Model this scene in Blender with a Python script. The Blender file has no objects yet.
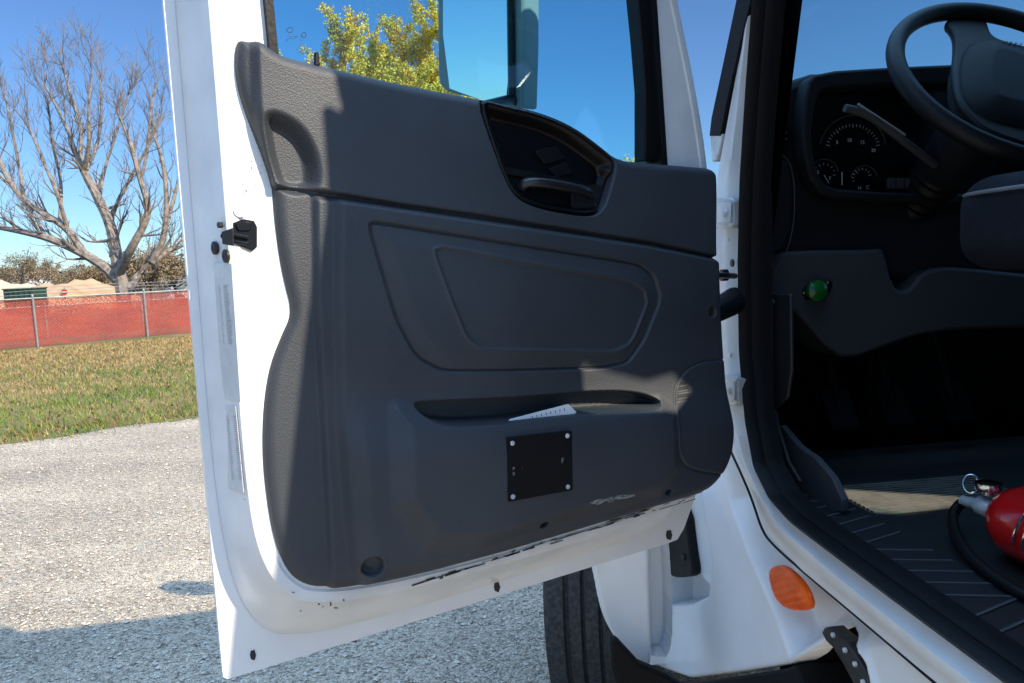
import bpy, bmesh, math, random
import numpy as np
from mathutils import Vector, Matrix, noise as mnoise

S = bpy.context.scene
COL = S.collection
# ------------------------------------------------------------ camera
FPX, PITCH, ROLL, CZ = 740.0, 5.9, -2.5, 1.6
cam = bpy.data.objects.new('camera', bpy.data.cameras.new('camera'))
COL.objects.link(cam)
cam.data.sensor_width = 36.0
cam.data.lens = FPX / 1024 * 36
cam.data.clip_start = 0.05
cam.data.clip_end = 2000
cam.matrix_world = (Matrix.Translation((0, 0, CZ)) @ Matrix.Rotation(math.radians(90 - PITCH), 4, 'X')
                    @ Matrix.Rotation(math.radians(ROLL), 4, 'Z'))
S.camera = cam
# ------------------------------------------------------------ sky, sun, exposure
SUN_EL, SUN_AZ = 34.0, 123.0          # degrees; azimuth clockwise from +Y
w = bpy.data.worlds.new('World'); S.world = w; w.use_nodes = True
nt = w.node_tree; bg = nt.nodes['Background']
sky = nt.nodes.new('ShaderNodeTexSky'); sky.sky_type = 'NISHITA'; sky.sun_disc = False
sky.sun_elevation = math.radians(SUN_EL); sky.sun_rotation = math.radians(SUN_AZ)
sky.air_density = 1.0; sky.dust_density = 0.0; sky.ozone_density = 3.0
tint = nt.nodes.new('ShaderNodeMix'); tint.data_type = 'RGBA'; tint.blend_type = 'MULTIPLY'; tint.inputs['Factor'].default_value = 1
tint.inputs['B'].default_value = (.36, .485, .645, 1); nt.links.new(sky.outputs[0], tint.inputs['A'])
# invented bright cloud layer overhead, added to fill the shade, well above the part of the sky in the picture
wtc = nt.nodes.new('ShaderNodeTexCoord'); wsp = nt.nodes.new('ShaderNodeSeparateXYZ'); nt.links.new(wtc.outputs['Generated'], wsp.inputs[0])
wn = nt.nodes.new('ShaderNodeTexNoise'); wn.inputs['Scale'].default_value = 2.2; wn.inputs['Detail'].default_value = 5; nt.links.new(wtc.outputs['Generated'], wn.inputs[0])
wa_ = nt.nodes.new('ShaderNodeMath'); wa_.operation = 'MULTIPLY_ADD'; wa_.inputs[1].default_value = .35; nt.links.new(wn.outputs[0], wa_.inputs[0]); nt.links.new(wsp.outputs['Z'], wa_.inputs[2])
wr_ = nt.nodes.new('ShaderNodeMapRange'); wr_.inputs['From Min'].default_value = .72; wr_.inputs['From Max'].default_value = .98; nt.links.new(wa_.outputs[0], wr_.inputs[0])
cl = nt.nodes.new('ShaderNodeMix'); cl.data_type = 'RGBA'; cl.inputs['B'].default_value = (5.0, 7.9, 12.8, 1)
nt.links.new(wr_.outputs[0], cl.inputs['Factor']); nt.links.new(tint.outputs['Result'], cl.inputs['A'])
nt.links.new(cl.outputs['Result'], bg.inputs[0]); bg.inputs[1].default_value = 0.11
sd = Vector((math.sin(math.radians(SUN_AZ)) * math.cos(math.radians(SUN_EL)),
             math.cos(math.radians(SUN_AZ)) * math.cos(math.radians(SUN_EL)), math.sin(math.radians(SUN_EL))))
sun = bpy.data.objects.new('sun', bpy.data.lights.new('sun', 'SUN'))
COL.objects.link(sun)
sun.data.energy = 3.6; sun.data.angle = math.radians(0.5); sun.data.color = (1, 0.86, 0.68)
sun.rotation_euler = sd.to_track_quat('Z', 'Y').to_euler()
S.view_settings.view_transform = 'Standard'; S.view_settings.look = 'None'
S.view_settings.exposure = 1.05; S.view_settings.gamma = 1.0; S.view_settings.use_curve_mapping = False

# ------------------------------------------------------------ geometry from the picture's sight lines
p_, r_ = math.radians(PITCH), math.radians(ROLL)
cF = np.array([0, math.cos(p_), -math.sin(p_)]); R0 = np.array([1., 0, 0]); U0 = np.cross(R0, cF)
cR = math.cos(r_) * R0 + math.sin(r_) * U0; cU = -math.sin(r_) * R0 + math.cos(r_) * U0
cC = np.array([0, 0, CZ])
def ray(x, y): return cF + cR * (x - 512) / FPX - cU * (y - 341.5) / FPX
def onz(x, y, z): d = ray(x, y); return cC + d * (z - cC[2]) / d[2]
def onpl(x, y, P, n): d = ray(x, y); return cC + d * ((P - cC) @ n) / (d @ n)
def aty(x, y, Y): d = ray(x, y); return cC + d * (Y / d[1])
def nrm(v): return v / np.linalg.norm(v)
UP = np.array([0, 0, 1.])
# door frame: u along the door from hinge to latch, v up, w towards the cab interior
ZB = 1.04
DL = onz(222, 678, ZB); DH = onz(681, 537, ZB)
DU = nrm(DL - DH); DW = float(np.linalg.norm(DL - DH)); DN = np.array([DU[1] * -1, DU[0], 0])
if DN @ (cC - DH) < 0: DN = -DN
def D(u, v, w): return DH + DU * u + UP * v + DN * w
def dpx(x, y, w):
    P = onpl(x, y, DH + DN * w, DN) - DH; return (float(P @ DU), float(P[2]))
def dpl(pts, w): return [dpx(x, y, w) for x, y in pts]
# truck frame: s from the driver's side inwards, g forwards, z up
TP0 = onz(790, 525, 1.12); TP0 = np.array([TP0[0], TP0[1], 0.])
TF = np.array([-.12503, .99215, 0]); TR = np.array([.99215, .12503, 0])
def T(s, g, z): return TP0 + TR * s + TF * g + UP * z
def spx(x, y, s):                       # on a plane parallel to the truck's side
    P = onpl(x, y, TP0 + TR * s, TR) - TP0; return (float(P @ TF), float(P[2]))
def spl(pts, s): return [spx(x, y, s) for x, y in pts]
def gpx(x, y, g):                       # on a plane across the truck
    P = onpl(x, y, TP0 + TF * g, TF) - TP0; return (float(P @ TR), float(P[2]))
def gpl(pts, g): return [gpx(x, y, g) for x, y in pts]
def zpx(x, y, z):
    P = onz(x, y, z) - TP0; return (float(P @ TR), float(P @ TF))

# ------------------------------------------------------------ materials
def mat(name, col, rough=.5, metal=0., noise=0., nscale=8., bump=0., bscale=200., coat=0., col2=None, spec=None, detail=4, sheen=0):
    m = bpy.data.materials.new(name); m.use_nodes = True
    t = m.node_tree; b = t.nodes['Principled BSDF']
    b.inputs['Base Color'].default_value = (*col, 1); b.inputs['Roughness'].default_value = rough
    b.inputs['Metallic'].default_value = metal; b.inputs['Coat Weight'].default_value = coat
    if spec is not None: b.inputs['Specular IOR Level'].default_value = spec
    if sheen: b.inputs['Sheen Weight'].default_value = sheen
    tc = t.nodes.new('ShaderNodeTexCoord')
    if noise or col2:
        n = t.nodes.new('ShaderNodeTexNoise'); n.inputs['Scale'].default_value = nscale; n.inputs['Detail'].default_value = detail
        t.links.new(tc.outputs['Object'], n.inputs['Vector'])
        mx = t.nodes.new('ShaderNodeMix'); mx.data_type = 'RGBA'
        c2 = col2 or tuple(c * (1 - noise) for c in col)
        mx.inputs['A'].default_value = (*col, 1); mx.inputs['B'].default_value = (*c2, 1)
        rp = t.nodes.new('ShaderNodeMapRange'); rp.inputs['From Min'].default_value = .38; rp.inputs['From Max'].default_value = .68
        t.links.new(n.outputs['Fac'], rp.inputs['Value']); t.links.new(rp.outputs[0], mx.inputs['Factor'])
        t.links.new(mx.outputs['Result'], b.inputs['Base Color'])
        rr = t.nodes.new('ShaderNodeMapRange'); rr.inputs['To Min'].default_value = max(0, rough - .06); rr.inputs['To Max'].default_value = min(1, rough + .1)
        t.links.new(n.outputs['Fac'], rr.inputs['Value']); t.links.new(rr.outputs[0], b.inputs['Roughness'])
    if bump:
        n2 = t.nodes.new('ShaderNodeTexNoise'); n2.inputs['Scale'].default_value = bscale; n2.inputs['Detail'].default_value = 3
        t.links.new(tc.outputs['Object'], n2.inputs['Vector'])
        bp = t.nodes.new('ShaderNodeBump'); bp.inputs['Strength'].default_value = bump; bp.inputs['Distance'].default_value = .002
        t.links.new(n2.outputs['Fac'], bp.inputs['Height']); t.links.new(bp.outputs[0], b.inputs['Normal'])
    return m
def leather(name, col, rough=.5, cell=420, strength=.5, dust=.35):
    m = mat(name, col, rough, noise=dust, nscale=5, detail=6)
    t = m.node_tree; b = t.nodes['Principled BSDF']
    tc = t.nodes.new('ShaderNodeTexCoord')
    v = t.nodes.new('ShaderNodeTexVoronoi'); v.inputs['Scale'].default_value = cell
    t.links.new(tc.outputs['Object'], v.inputs['Vector'])
    bp = t.nodes.new('ShaderNodeBump'); bp.inputs['Strength'].default_value = strength; bp.inputs['Distance'].default_value = .0006
    t.links.new(v.outputs['Distance'], bp.inputs['Height']); t.links.new(bp.outputs[0], b.inputs['Normal'])
    return m
def glass(name, tint, refl=.06, rough=0.0):
    m = bpy.data.materials.new(name); m.use_nodes = True; t = m.node_tree; t.nodes.clear()
    o = t.nodes.new('ShaderNodeOutputMaterial'); tr = t.nodes.new('ShaderNodeBsdfTransparent'); gl = t.nodes.new('ShaderNodeBsdfGlossy')
    tr.inputs[0].default_value = (*tint, 1); gl.inputs['Roughness'].default_value = rough
    lw = t.nodes.new('ShaderNodeFresnel'); ge = t.nodes.new('ShaderNodeNewGeometry'); ir = t.nodes.new('ShaderNodeMapRange')
    ir.inputs['To Min'].default_value = 1.4; ir.inputs['To Max'].default_value = 1 / 1.4
    t.links.new(ge.outputs['Backfacing'], ir.inputs[0]); t.links.new(ir.outputs[0], lw.inputs[0])
    mx = t.nodes.new('ShaderNodeMixShader')
    t.links.new(lw.outputs[0], mx.inputs[0]); t.links.new(tr.outputs[0], mx.inputs[1]); t.links.new(gl.outputs[0], mx.inputs[2])
    t.links.new(mx.outputs[0], o.inputs[0]); return m
M = {}
M['paint'] = mat('white paint', (.80, .81, .80), .32, noise=.06, nscale=9, coat=.3)
M['paint_worn'] = mat('white paint worn', (.79, .80, .79), .36, noise=.16, nscale=11, detail=10, coat=.2, bump=.05, bscale=60)
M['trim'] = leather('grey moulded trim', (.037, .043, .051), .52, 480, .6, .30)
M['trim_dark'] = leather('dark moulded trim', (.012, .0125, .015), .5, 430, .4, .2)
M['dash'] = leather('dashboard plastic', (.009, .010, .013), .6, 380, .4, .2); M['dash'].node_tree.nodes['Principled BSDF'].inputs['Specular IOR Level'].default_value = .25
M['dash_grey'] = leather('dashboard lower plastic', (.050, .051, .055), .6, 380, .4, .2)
M['black'] = mat('black plastic', (.003, .003, .004), .28, noise=.2, spec=.3)
M['black_matte'] = mat('black matte plastic', (.004, .004, .005), .6, noise=.2, bump=.2, spec=.2)
M['rubber'] = mat('black rubber', (.004, .004, .005), .5, noise=.3, nscale=30, bump=.3, bscale=120, spec=.25)
M['steel'] = mat('zinc plated steel', (.66, .67, .67), .35, .35, noise=.3, nscale=40)
M['dark_steel'] = mat('dark steel', (.05, .05, .05), .45, .6, noise=.4, nscale=50)
M['chrome'] = mat('chrome', (.75, .75, .75), .12, 1.)
M['fabric'] = mat('blue grey seat fabric', (.004, .007, .014), .9, noise=.3, nscale=60, bump=.8, bscale=500)
M['highlight_grey'] = mat('painted cushion highlight', (.22, .23, .25), .6, noise=.2)  # pale colour painted as the highlight on the seat cushion edge
M['mat'] = mat('black floor mat rubber', (.012, .013, .015), .5, noise=.35, nscale=12, bump=.4, bscale=90)
M['grip'] = mat('wheel grip leather', (.006, .0065, .008), .5, noise=.2, bump=.2, bscale=300, spec=.3)
M['tyre'] = mat('tyre rubber', (.030, .030, .032), .85, col2=(.075, .072, .068), nscale=70, bump=1., bscale=140, detail=8)
M['orange'] = mat('amber lens', (.95, .12, .0), .25, coat=.15, noise=.25, nscale=30, spec=.25)
M['red'] = mat('red enamel', (.55, .008, .008), .2, coat=.6)
M['green'] = mat('green knob plastic', (.004, .13, .014), .3, coat=.3)
M['yellow'] = mat('yellow plate', (.45, .35, .05), .5)
M['white_mark'] = mat('white printing', (.55, .55, .55), .6)
M['grey_mark'] = mat('grey printing', (.22, .23, .24), .6)
M['paper'] = mat('white paper', (.8, .8, .8), .8, noise=.06, nscale=30)
M['sticker'] = mat('label film', (.60, .62, .63), .25, noise=.12, nscale=30)
M['grime'] = mat('grime', (.03, .026, .022), .8)
M['scuff'] = mat('pale scuff', (.35, .35, .34), .8)
M['door_glass'] = glass('tinted door glass', (.70, .96, 1.0))
M['windshield'] = glass('windshield glass', (.80, .93, .95))
M['mirror'] = mat('mirror', (.88, .93, .93), .02, 1.)
M['mirror_grey'] = mat('mirror shell grey', (.20, .24, .26), .85, noise=.1, spec=.1)
M['bark'] = mat('grey bark', (.30, .26, .225), .95, col2=(.12, .10, .085), nscale=6, bump=.8, bscale=30)
M['twig'] = mat('grey brown twigs', (.21, .185, .165), .95, col2=(.13, .115, .10), nscale=2)
M['bark_dark'] = mat('brown bark', (.10, .075, .055), .95, noise=.5, nscale=10)

# ------------------------------------------------------------ object helpers
MWI = {}
def link(name, me, parent, m, smooth=None):
    if m is not None and len(me.materials) == 0: me.materials.append(m)
    if smooth is not None:
        me.polygons.foreach_set('use_smooth', [True] * len(me.polygons))
        if smooth < 179: me.set_sharp_from_angle(angle=math.radians(smooth))
    o = bpy.data.objects.new(name, me); COL.objects.link(o)
    if parent is not None:
        o.parent = parent; wm = MWI[parent.name][0]
        me.transform(wm.inverted())
        MWI[o.name] = (wm,)             # children keep the thing's own origin
    else: MWI[o.name] = (Matrix.Identity(4),)
    return o
def empty(name, loc, rz=0):
    o = bpy.data.objects.new(name, None); COL.objects.link(o); o.location = loc; o.rotation_euler = (0, 0, rz)
    o.empty_display_size = .2
    MWI[o.name] = (Matrix.Translation(Vector(loc)) @ Matrix.Rotation(rz, 4, 'Z'),); return o
def tag(o, label=None, cat=None, group=None, kind=None):
    if label: o['label'] = label
    if cat: o['category'] = cat
    if group: o['group'] = group
    if kind: o['kind'] = kind
    return o
def mesh_from(V, F, name='m'):
    me = bpy.data.meshes.new(name); me.from_pydata([tuple(map(float, v)) for v in V], [], F); me.update(); return me
def chaikin(P, n=2, closed=True):
    P = np.array(P, float)
    for _ in range(n):
        if closed: Q = np.roll(P, -1, 0); A = .75 * P + .25 * Q; B = .25 * P + .75 * Q; P = np.stack([A, B], 1).reshape(-1, P.shape[1])
        else:
            A = .75 * P[:-1] + .25 * P[1:]; B = .25 * P[:-1] + .75 * P[1:]
            P = np.concatenate([P[:1], np.stack([A, B], 1).reshape(-1, P.shape[1]), P[-1:]])
    return P
def area(P): P = np.array(P); x, y = P[:, 0], P[:, 1]; return .5 * np.sum(x * np.roll(y, -1) - y * np.roll(x, -1))
def sdf(X, Y, P):
    """signed distance, negative inside"""
    P = np.array(P, float); d = np.full(X.shape, 1e9); ins = np.zeros(X.shape, bool)
    for i in range(len(P)):
        a = P[i]; b = P[(i + 1) % len(P)]; e = b - a; L = e @ e + 1e-12
        t = np.clip(((X - a[0]) * e[0] + (Y - a[1]) * e[1]) / L, 0, 1)
        d = np.minimum(d, (X - a[0] - t * e[0]) ** 2 + (Y - a[1] - t * e[1]) ** 2)
        c = (a[1] > Y) != (b[1] > Y)
        if abs(e[1]) > 1e-12: ins ^= c & (X < e[0] * (Y - a[1]) / e[1] + a[0])
    d = np.sqrt(d); return np.where(ins, -d, d)
def dline(X, Y, P):
    P = np.array(P, float); d = np.full(X.shape, 1e9)
    for i in range(len(P) - 1):
        a = P[i]; b = P[i + 1]; e = b - a; L = e @ e + 1e-12
        t = np.clip(((X - a[0]) * e[0] + (Y - a[1]) * e[1]) / L, 0, 1)
        d = np.minimum(d, (X - a[0] - t * e[0]) ** 2 + (Y - a[1] - t * e[1]) ** 2)
    return np.sqrt(d)
def ss(x, a, b): t = np.clip((x - a) / (b - a), 0, 1); return t * t * (3 - 2 * t)
def relief(name, outline, fn, step, frame, m, parent, holes=(), skirt=None, flip=False):
    """moulded sheet: height fn(X, Y, signed distance to outline) over an outline; frame(a, b, h) -> world points"""
    O = np.array(outline); x0, y0 = O.min(0) - step; x1, y1 = O.max(0) + step
    xs = np.arange(x0, x1 + step, step); ys = np.arange(y0, y1 + step, step)
    X, Y = np.meshgrid(xs, ys); dd = sdf(X, Y, O)
    for h in holes: dd = np.maximum(dd, -sdf(X, Y, h))
    gy, gx = np.gradient(dd, step); out = (dd > 0) & (dd < 1.6 * step)
    X = np.where(out, X - gx * dd, X); Y = np.where(out, Y - gy * dd, Y)
    ok = dd < .75 * step
    quad = ok[:-1, :-1] & ok[1:, :-1] & ok[:-1, 1:] & ok[1:, 1:]
    H = fn(X, Y, np.minimum(dd, 0))
    idx = np.arange(X.size).reshape(X.shape)
    q = np.stack([idx[:-1, :-1], idx[:-1, 1:], idx[1:, 1:], idx[1:, :-1]], -1)[quad]
    used = np.unique(q); remap = np.full(X.size, -1); remap[used] = np.arange(len(used)); q = remap[q]
    a, b, h = X.ravel()[used], Y.ravel()[used], H.ravel()[used]
    V = frame(a[:, None], b[:, None], h[:, None])
    if skirt is not None:               # closed edge running back to the level skirt
        ed = {}
        for f_ in q.tolist():
            for i in range(4):
                e = (f_[i], f_[(i + 1) % 4]); k = (min(e), max(e)); ed[k] = None if k in ed else e
        be = [e for e in ed.values() if e is not None]; n0 = len(V)
        bv = sorted({i for e in be for i in e}); mp = {v: n0 + i for i, v in enumerate(bv)}
        V = np.concatenate([V, frame(a[bv][:, None], b[bv][:, None], np.full((len(bv), 1), skirt))])
        q = q.tolist() + [[e[1], e[0], mp[e[0]], mp[e[1]]] for e in be]
    else: q = q.tolist()
    if flip: q = [f_[::-1] for f_ in q]
    me = mesh_from(V, q, name); return link(name, me, parent, m, 179)
def extr(name, poly, frame, a, b, m, parent, bevel=0., holes=(), smooth=30, seg=2):
    """polygon (with holes) in a frame extruded from level a to level b"""
    bm = bmesh.new()
    for P in (poly, *holes):
        vs = [bm.verts.new(tuple(frame(x, y, a))) for x, y in P]
        for i in range(len(vs)): bm.edges.new((vs[i], vs[(i + 1) % len(vs)]))
    if holes: bmesh.ops.triangle_fill(bm, use_beauty=True, edges=bm.edges[:])
    else: bm.faces.new(bm.verts[:])
    geo = bmesh.ops.extrude_face_region(bm, geom=bm.faces[:])
    off = Vector(tuple(frame(0, 0, b) - frame(0, 0, a)))
    for v in geo['geom']:
        if isinstance(v, bmesh.types.BMVert): v.co += off
    bmesh.ops.recalc_face_normals(bm, faces=bm.faces[:])
    me = bpy.data.meshes.new(name); bm.to_mesh(me); bm.free()
    o = link(name, me, parent, m, smooth)
    if bevel:
        md = o.modifiers.new('bevel', 'BEVEL'); md.width = bevel; md.segments = seg; md.limit_method = 'ANGLE'; md.angle_limit = math.radians(35)
    return o
def tube_geo(P, R, n=10, cap=True):
    P = [np.array(p, float) for p in P]; V = []; F = []
    R = [R] * len(P) if np.isscalar(R) else R
    t0 = nrm(P[1] - P[0]); a = nrm(np.cross(t0, [0.31, .2, .93])); 
    for i, p in enumerate(P):
        t = nrm(P[min(i + 1, len(P) - 1)] - P[max(i - 1, 0)])
        a = nrm(a - t * (a @ t)); b = np.cross(t, a)
        for k in range(n):
            th = 2 * math.pi * k / n; V.append(p + (a * math.cos(th) + b * math.sin(th)) * R[i])
    for i in range(len(P) - 1):
        for k in range(n):
            F.append([i * n + k, i * n + (k + 1) % n, (i + 1) * n + (k + 1) % n, (i + 1) * n + k])
    if cap: F.append(list(range(n))[::-1]); F.append([(len(P) - 1) * n + k for k in range(n)])
    return V, F
class MB:
    def __init__(s): s.V = []; s.F = []
    def add(s, V, F): k = len(s.V); s.V += list(V); s.F += [[i + k for i in f_] for f_ in F]; return s
    def tube(s, P, R, n=10): return s.add(*tube_geo(P, R, n))
    def box(s, c, ax, ay, az, hx, hy, hz):
        c = np.array(c, float); V = [c + ax * hx * i + ay * hy * j + az * hz * k for i in (-1, 1) for j in (-1, 1) for k in (-1, 1)]
        return s.add(V, [[0, 1, 3, 2], [4, 6, 7, 5], [0, 4, 5, 1], [2, 3, 7, 6], [0, 2, 6, 4], [1, 5, 7, 3]])
    def lathe(s, c, ax, prof, n=24):
        ax = nrm(np.array(ax, float)); a = nrm(np.cross(ax, [.3, .91, .2])); b = np.cross(ax, a); V = []; F = []
        for h, r in prof:
            for k in range(n):
                th = 2 * math.pi * k / n; V.append(np.array(c) + ax * h + (a * math.cos(th) + b * math.sin(th)) * r)
        for i in range(len(prof) - 1):
            for k in range(n): F.append([i * n + k, i * n + (k + 1) % n, (i + 1) * n + (k + 1) % n, (i + 1) * n + k])
        F.append(list(range(n))[::-1]); F.append([(len(prof) - 1) * n + k for k in range(n)])
        return s.add(V, F)
    def build(s, name, m, parent, smooth=40, bevel=0., sub=0):
        o = link(name, mesh_from(s.V, s.F, name), parent, m, smooth)
        if bevel:
            md = o.modifiers.new('bevel', 'BEVEL'); md.width = bevel; md.segments = 3; md.limit_method = 'ANGLE'
        if sub: md = o.modifiers.new('sub', 'SUBSURF'); md.levels = sub; md.render_levels = sub
        return o
def text(body, size, origin, ax, ay, m, name, parent, thick=.0004):
    c = bpy.data.curves.new('t', 'FONT'); c.body = body; c.size = size; c.extrude = thick / 2
    o = bpy.data.objects.new('t', c); COL.objects.link(o)
    me = bpy.data.meshes.new_from_object(o.evaluated_get(bpy.context.evaluated_depsgraph_get()))
    COL.objects.unlink(o); bpy.data.objects.remove(o)
    az = np.cross(ax, ay)
    mm = Matrix(((ax[0], ay[0], az[0], origin[0]), (ax[1], ay[1], az[1], origin[1]), (ax[2], ay[2], az[2], origin[2]), (0, 0, 0, 1)))
    me.transform(mm); me.materials.clear()
    return link(name, me, parent, m)

# ============================================================ GROUND
def gravel_mat():
    m = bpy.data.materials.new('crushed limestone'); m.use_nodes = True; t = m.node_tree; b = t.nodes['Principled BSDF']
    b.inputs['Roughness'].default_value = .95
    tc = t.nodes.new('ShaderNodeTexCoord'); N = t.nodes.new; L = t.links.new
    v = N('ShaderNodeTexVoronoi'); v.inputs['Scale'].default_value = 85; L(tc.outputs['Object'], v.inputs['Vector'])
    v2 = N('ShaderNodeTexVoronoi'); v2.inputs['Scale'].default_value = 210; L(tc.outputs['Object'], v2.inputs['Vector'])
    cr = N('ShaderNodeValToRGB'); e = cr.color_ramp.elements
    e[0].position = 0; e[0].color = (.09, .075, .06, 1); e[1].position = 1; e[1].color = (.92, .79, .60, 1)
    for p, c in ((.25, (.40, .31, .21, 1)), (.5, (.58, .485, .345, 1)), (.8, (.67, .57, .415, 1))): x = e.new(p); x.color = c
    sp = N('ShaderNodeSeparateColor'); L(v.outputs['Color'], sp.inputs[0]); L(sp.outputs[0], cr.inputs[0])
    cr2 = N('ShaderNodeValToRGB'); e = cr2.color_ramp.elements; e[0].color = (.24, .185, .13, 1); e[1].color = (.82, .70, .52, 1)
    sp2 = N('ShaderNodeSeparateColor'); L(v2.outputs['Color'], sp2.inputs[0]); L(sp2.outputs[0], cr2.inputs[0])
    mx = N('ShaderNodeMix'); mx.data_type = 'RGBA'; mx.inputs['Factor'].default_value = .35
    L(cr.outputs[0], mx.inputs['A']); L(cr2.outputs[0], mx.inputs['B'])
    n = N('ShaderNodeTexNoise'); n.inputs['Scale'].default_value = .9; n.inputs['Detail'].default_value = 6; L(tc.outputs['Object'], n.inputs['Vector'])
    mr = N('ShaderNodeMapRange'); mr.inputs['From Min'].default_value = .35; mr.inputs['From Max'].default_value = .65; mr.inputs['To Min'].default_value = .84; mr.inputs['To Max'].default_value = 1.1
    L(n.outputs['Fac'], mr.inputs[0])
    ml = N('ShaderNodeVectorMath'); ml.operation = 'SCALE'; L(mx.outputs['Result'], ml.inputs[0]); L(mr.outputs[0], ml.inputs['Scale'])
    L(ml.outputs[0], b.inputs['Base Color'])
    mp2 = N('ShaderNodeMapping'); mp2.inputs['Scale'].default_value = (.25, 1.6, 1); mp2.inputs['Rotation'].default_value = (0, 0, .12); L(tc.outputs['Object'], mp2.inputs[0])
    n3 = N('ShaderNodeTexNoise'); n3.inputs['Scale'].default_value = 1.3; n3.inputs['Detail'].default_value = 8; L(mp2.outputs[0], n3.inputs[0])
    mr3 = N('ShaderNodeMapRange'); mr3.inputs['From Min'].default_value = .35; mr3.inputs['From Max'].default_value = .62; mr3.inputs['To Min'].default_value = .88; mr3.inputs['To Max'].default_value = 1.10; L(n3.outputs[0], mr3.inputs[0])
    ml3 = N('ShaderNodeVectorMath'); ml3.operation = 'SCALE'; L(ml.outputs[0], ml3.inputs[0]); L(mr3.outputs[0], ml3.inputs['Scale']); L(ml3.outputs[0], b.inputs['Base Color'])
    ad = N('ShaderNodeMath'); ad.operation = 'MULTIPLY_ADD'; L(v2.outputs['Distance'], ad.inputs[0]); ad.inputs[1].default_value = .4; L(v.outputs['Distance'], ad.inputs[2])
    bp = N('ShaderNodeBump'); bp.invert = True; bp.inputs['Strength'].default_value = 1; bp.inputs['Distance'].default_value = .018
    L(ad.outputs[0], bp.inputs['Height']); L(bp.outputs[0], b.inputs['Normal'])
    return m
gm = gravel_mat()
# one wide sheet of ground
V = [(-600, -200, 0), (600, -200, 0), (600, 900, 0), (-600, 900, 0)]
o = link('ground', mesh_from(V, [[0, 1, 2, 3]]), None, mat('dry earth', (.16, .12, .07), .95, col2=(.09, .09, .03), nscale=.3, detail=8)); tag(o, kind='structure')
# gravel lot; far edge follows the verge
E0 = onz(0, 445, 0); E1 = onz(188, 418, 0); ed = nrm(E1 - E0); en = np.array([-ed[1], ed[0], 0])
def E_(a, b): return E0 + ed * a + en * b
random.seed(4)
N = 160; edge = [E_(-16 + 60 * i / N, .16 * math.sin(i * 1.7) * random.random() + random.uniform(-.07, .07)) for i in range(N + 1)]
V = [(p[0], p[1], .004) for p in edge] + [(*E_(44, -40)[:2], .004), (*E_(-16, -40)[:2], .004)]
o = link('gravel_lot', mesh_from(V, [list(range(len(V)))[::-1]]), None, gm); tag(o, kind='structure')
# loose stones lying on the gravel, in one mass
rng = np.random.default_rng(3)
def stones(n, name, m, x0, x1, y0, y1, smin, smax):
    V = []; F = []
    base = np.array([[1, 0, 0], [-1, 0, 0], [0, 1, 0], [0, -1, 0], [0, 0, .8], [0, 0, -.6]]); tri = [[0, 2, 4], [2, 1, 4], [1, 3, 4], [3, 0, 4], [2, 0, 5], [1, 2, 5], [3, 1, 5], [0, 3, 5]]
    for i in range(n):
        s = rng.uniform(smin, smax) * (1 + rng.random() ** 6 * 1.5); yy = y0 + (y1 - y0) * rng.random() ** 1.35; xx = rng.uniform(x0, x1) * (.35 + .65 * (yy / y1))
        if xx < -6.5 and False: continue
        p = np.array([xx, yy, s * .35 + .004]); 
        if (p - E0) @ en > -.1: continue
        a = rng.uniform(0, 6.28); c, sn = math.cos(a), math.sin(a); B = base * (1 + rng.uniform(-.35, .35, (6, 3))) * [s, s * rng.uniform(.6, 1), s * .6]
        B = B @ np.array([[c, sn, 0], [-sn, c, 0], [0, 0, 1]]) + p; k = len(V); V += B.tolist(); F += [[t_ + k for t_ in f_] for f_ in tri]
    o = link(name, mesh_from(V, F, name), None, m); tag(o, kind='stuff'); return o
stones(42000, 'gravel_stones', mat('limestone chips', (.66, .58, .46), .9, col2=(.23, .18, .13), nscale=60, detail=1), -6.8, 1.6, 2.1, 8.6, .0028, .0075)
# grass verge
gv = mat('mown grass ground', (.20, .15, .055), .95, col2=(.075, .10, .018), nscale=.8, detail=10)
V = [(p[0], p[1], .008) for p in edge] + [(*E_(44, 14.5)[:2], .008), (*E_(-16, 14.5)[:2], .008)]
o = link('grass_verge', mesh_from(V, [list(range(len(V)))]), None, gv); tag(o, kind='structure')
def grass(name, n, m, cond):
    pts = rng.uniform(size=(n, 2)); t = pts[:, 1] ** 1.25
    a = -7 + 17 * pts[:, 0]; b = .02 + 13 * t
    b = b - .30 * rng.random(len(b)) ** 3; P = E0[None] + ed[None] * a[:, None] + en[None] * b[:, None]
    nz = np.sin(a * 1.3 + np.sin(b * 1.1) * 2) * .5 + np.sin(a * .37 + b * .8 + 1) * .5
    k = cond(b, nz, rng.random(n)); P = P[k]; n = len(P)
    h = rng.uniform(.03, .085, n); wd = rng.uniform(.004, .009, n) * (1 + b[k] * .12); th = rng.uniform(0, 6.28, n); ln = rng.uniform(-.05, .05, (n, 2))
    A = P + np.stack([np.cos(th) * wd, np.sin(th) * wd, 0 * th], 1); B = P - np.stack([np.cos(th) * wd, np.sin(th) * wd, 0 * th], 1)
    Cc = P + np.stack([ln[:, 0], ln[:, 1], h], 1)
    V = np.stack([A, B, Cc], 1).reshape(-1, 3); F = np.arange(3 * n).reshape(-1, 3).tolist()
    o = link(name, mesh_from(V, F, name), None, m); tag(o, kind='stuff')
grass('green_grass', 90000, mat('green grass blades', (.15, .21, .022), .8, col2=(.06, .115, .010), nscale=3), lambda b, nz, r: r < np.clip(.85 - abs(b - 2.6) * .17 + nz * .38, .06, 1))
grass('dry_grass', 90000, mat('dry grass blades', (.40, .28, .12), .85, col2=(.20, .14, .06), nscale=3), lambda b, nz, r: r < np.clip(.30 + abs(b - 2.6) * .12 - nz * .3, .08, 1))
fal = mat('fallen leaves', (.20, .10, .04), .9, col2=(.10, .05, .02), nscale=4)
mb = MB()
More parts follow.
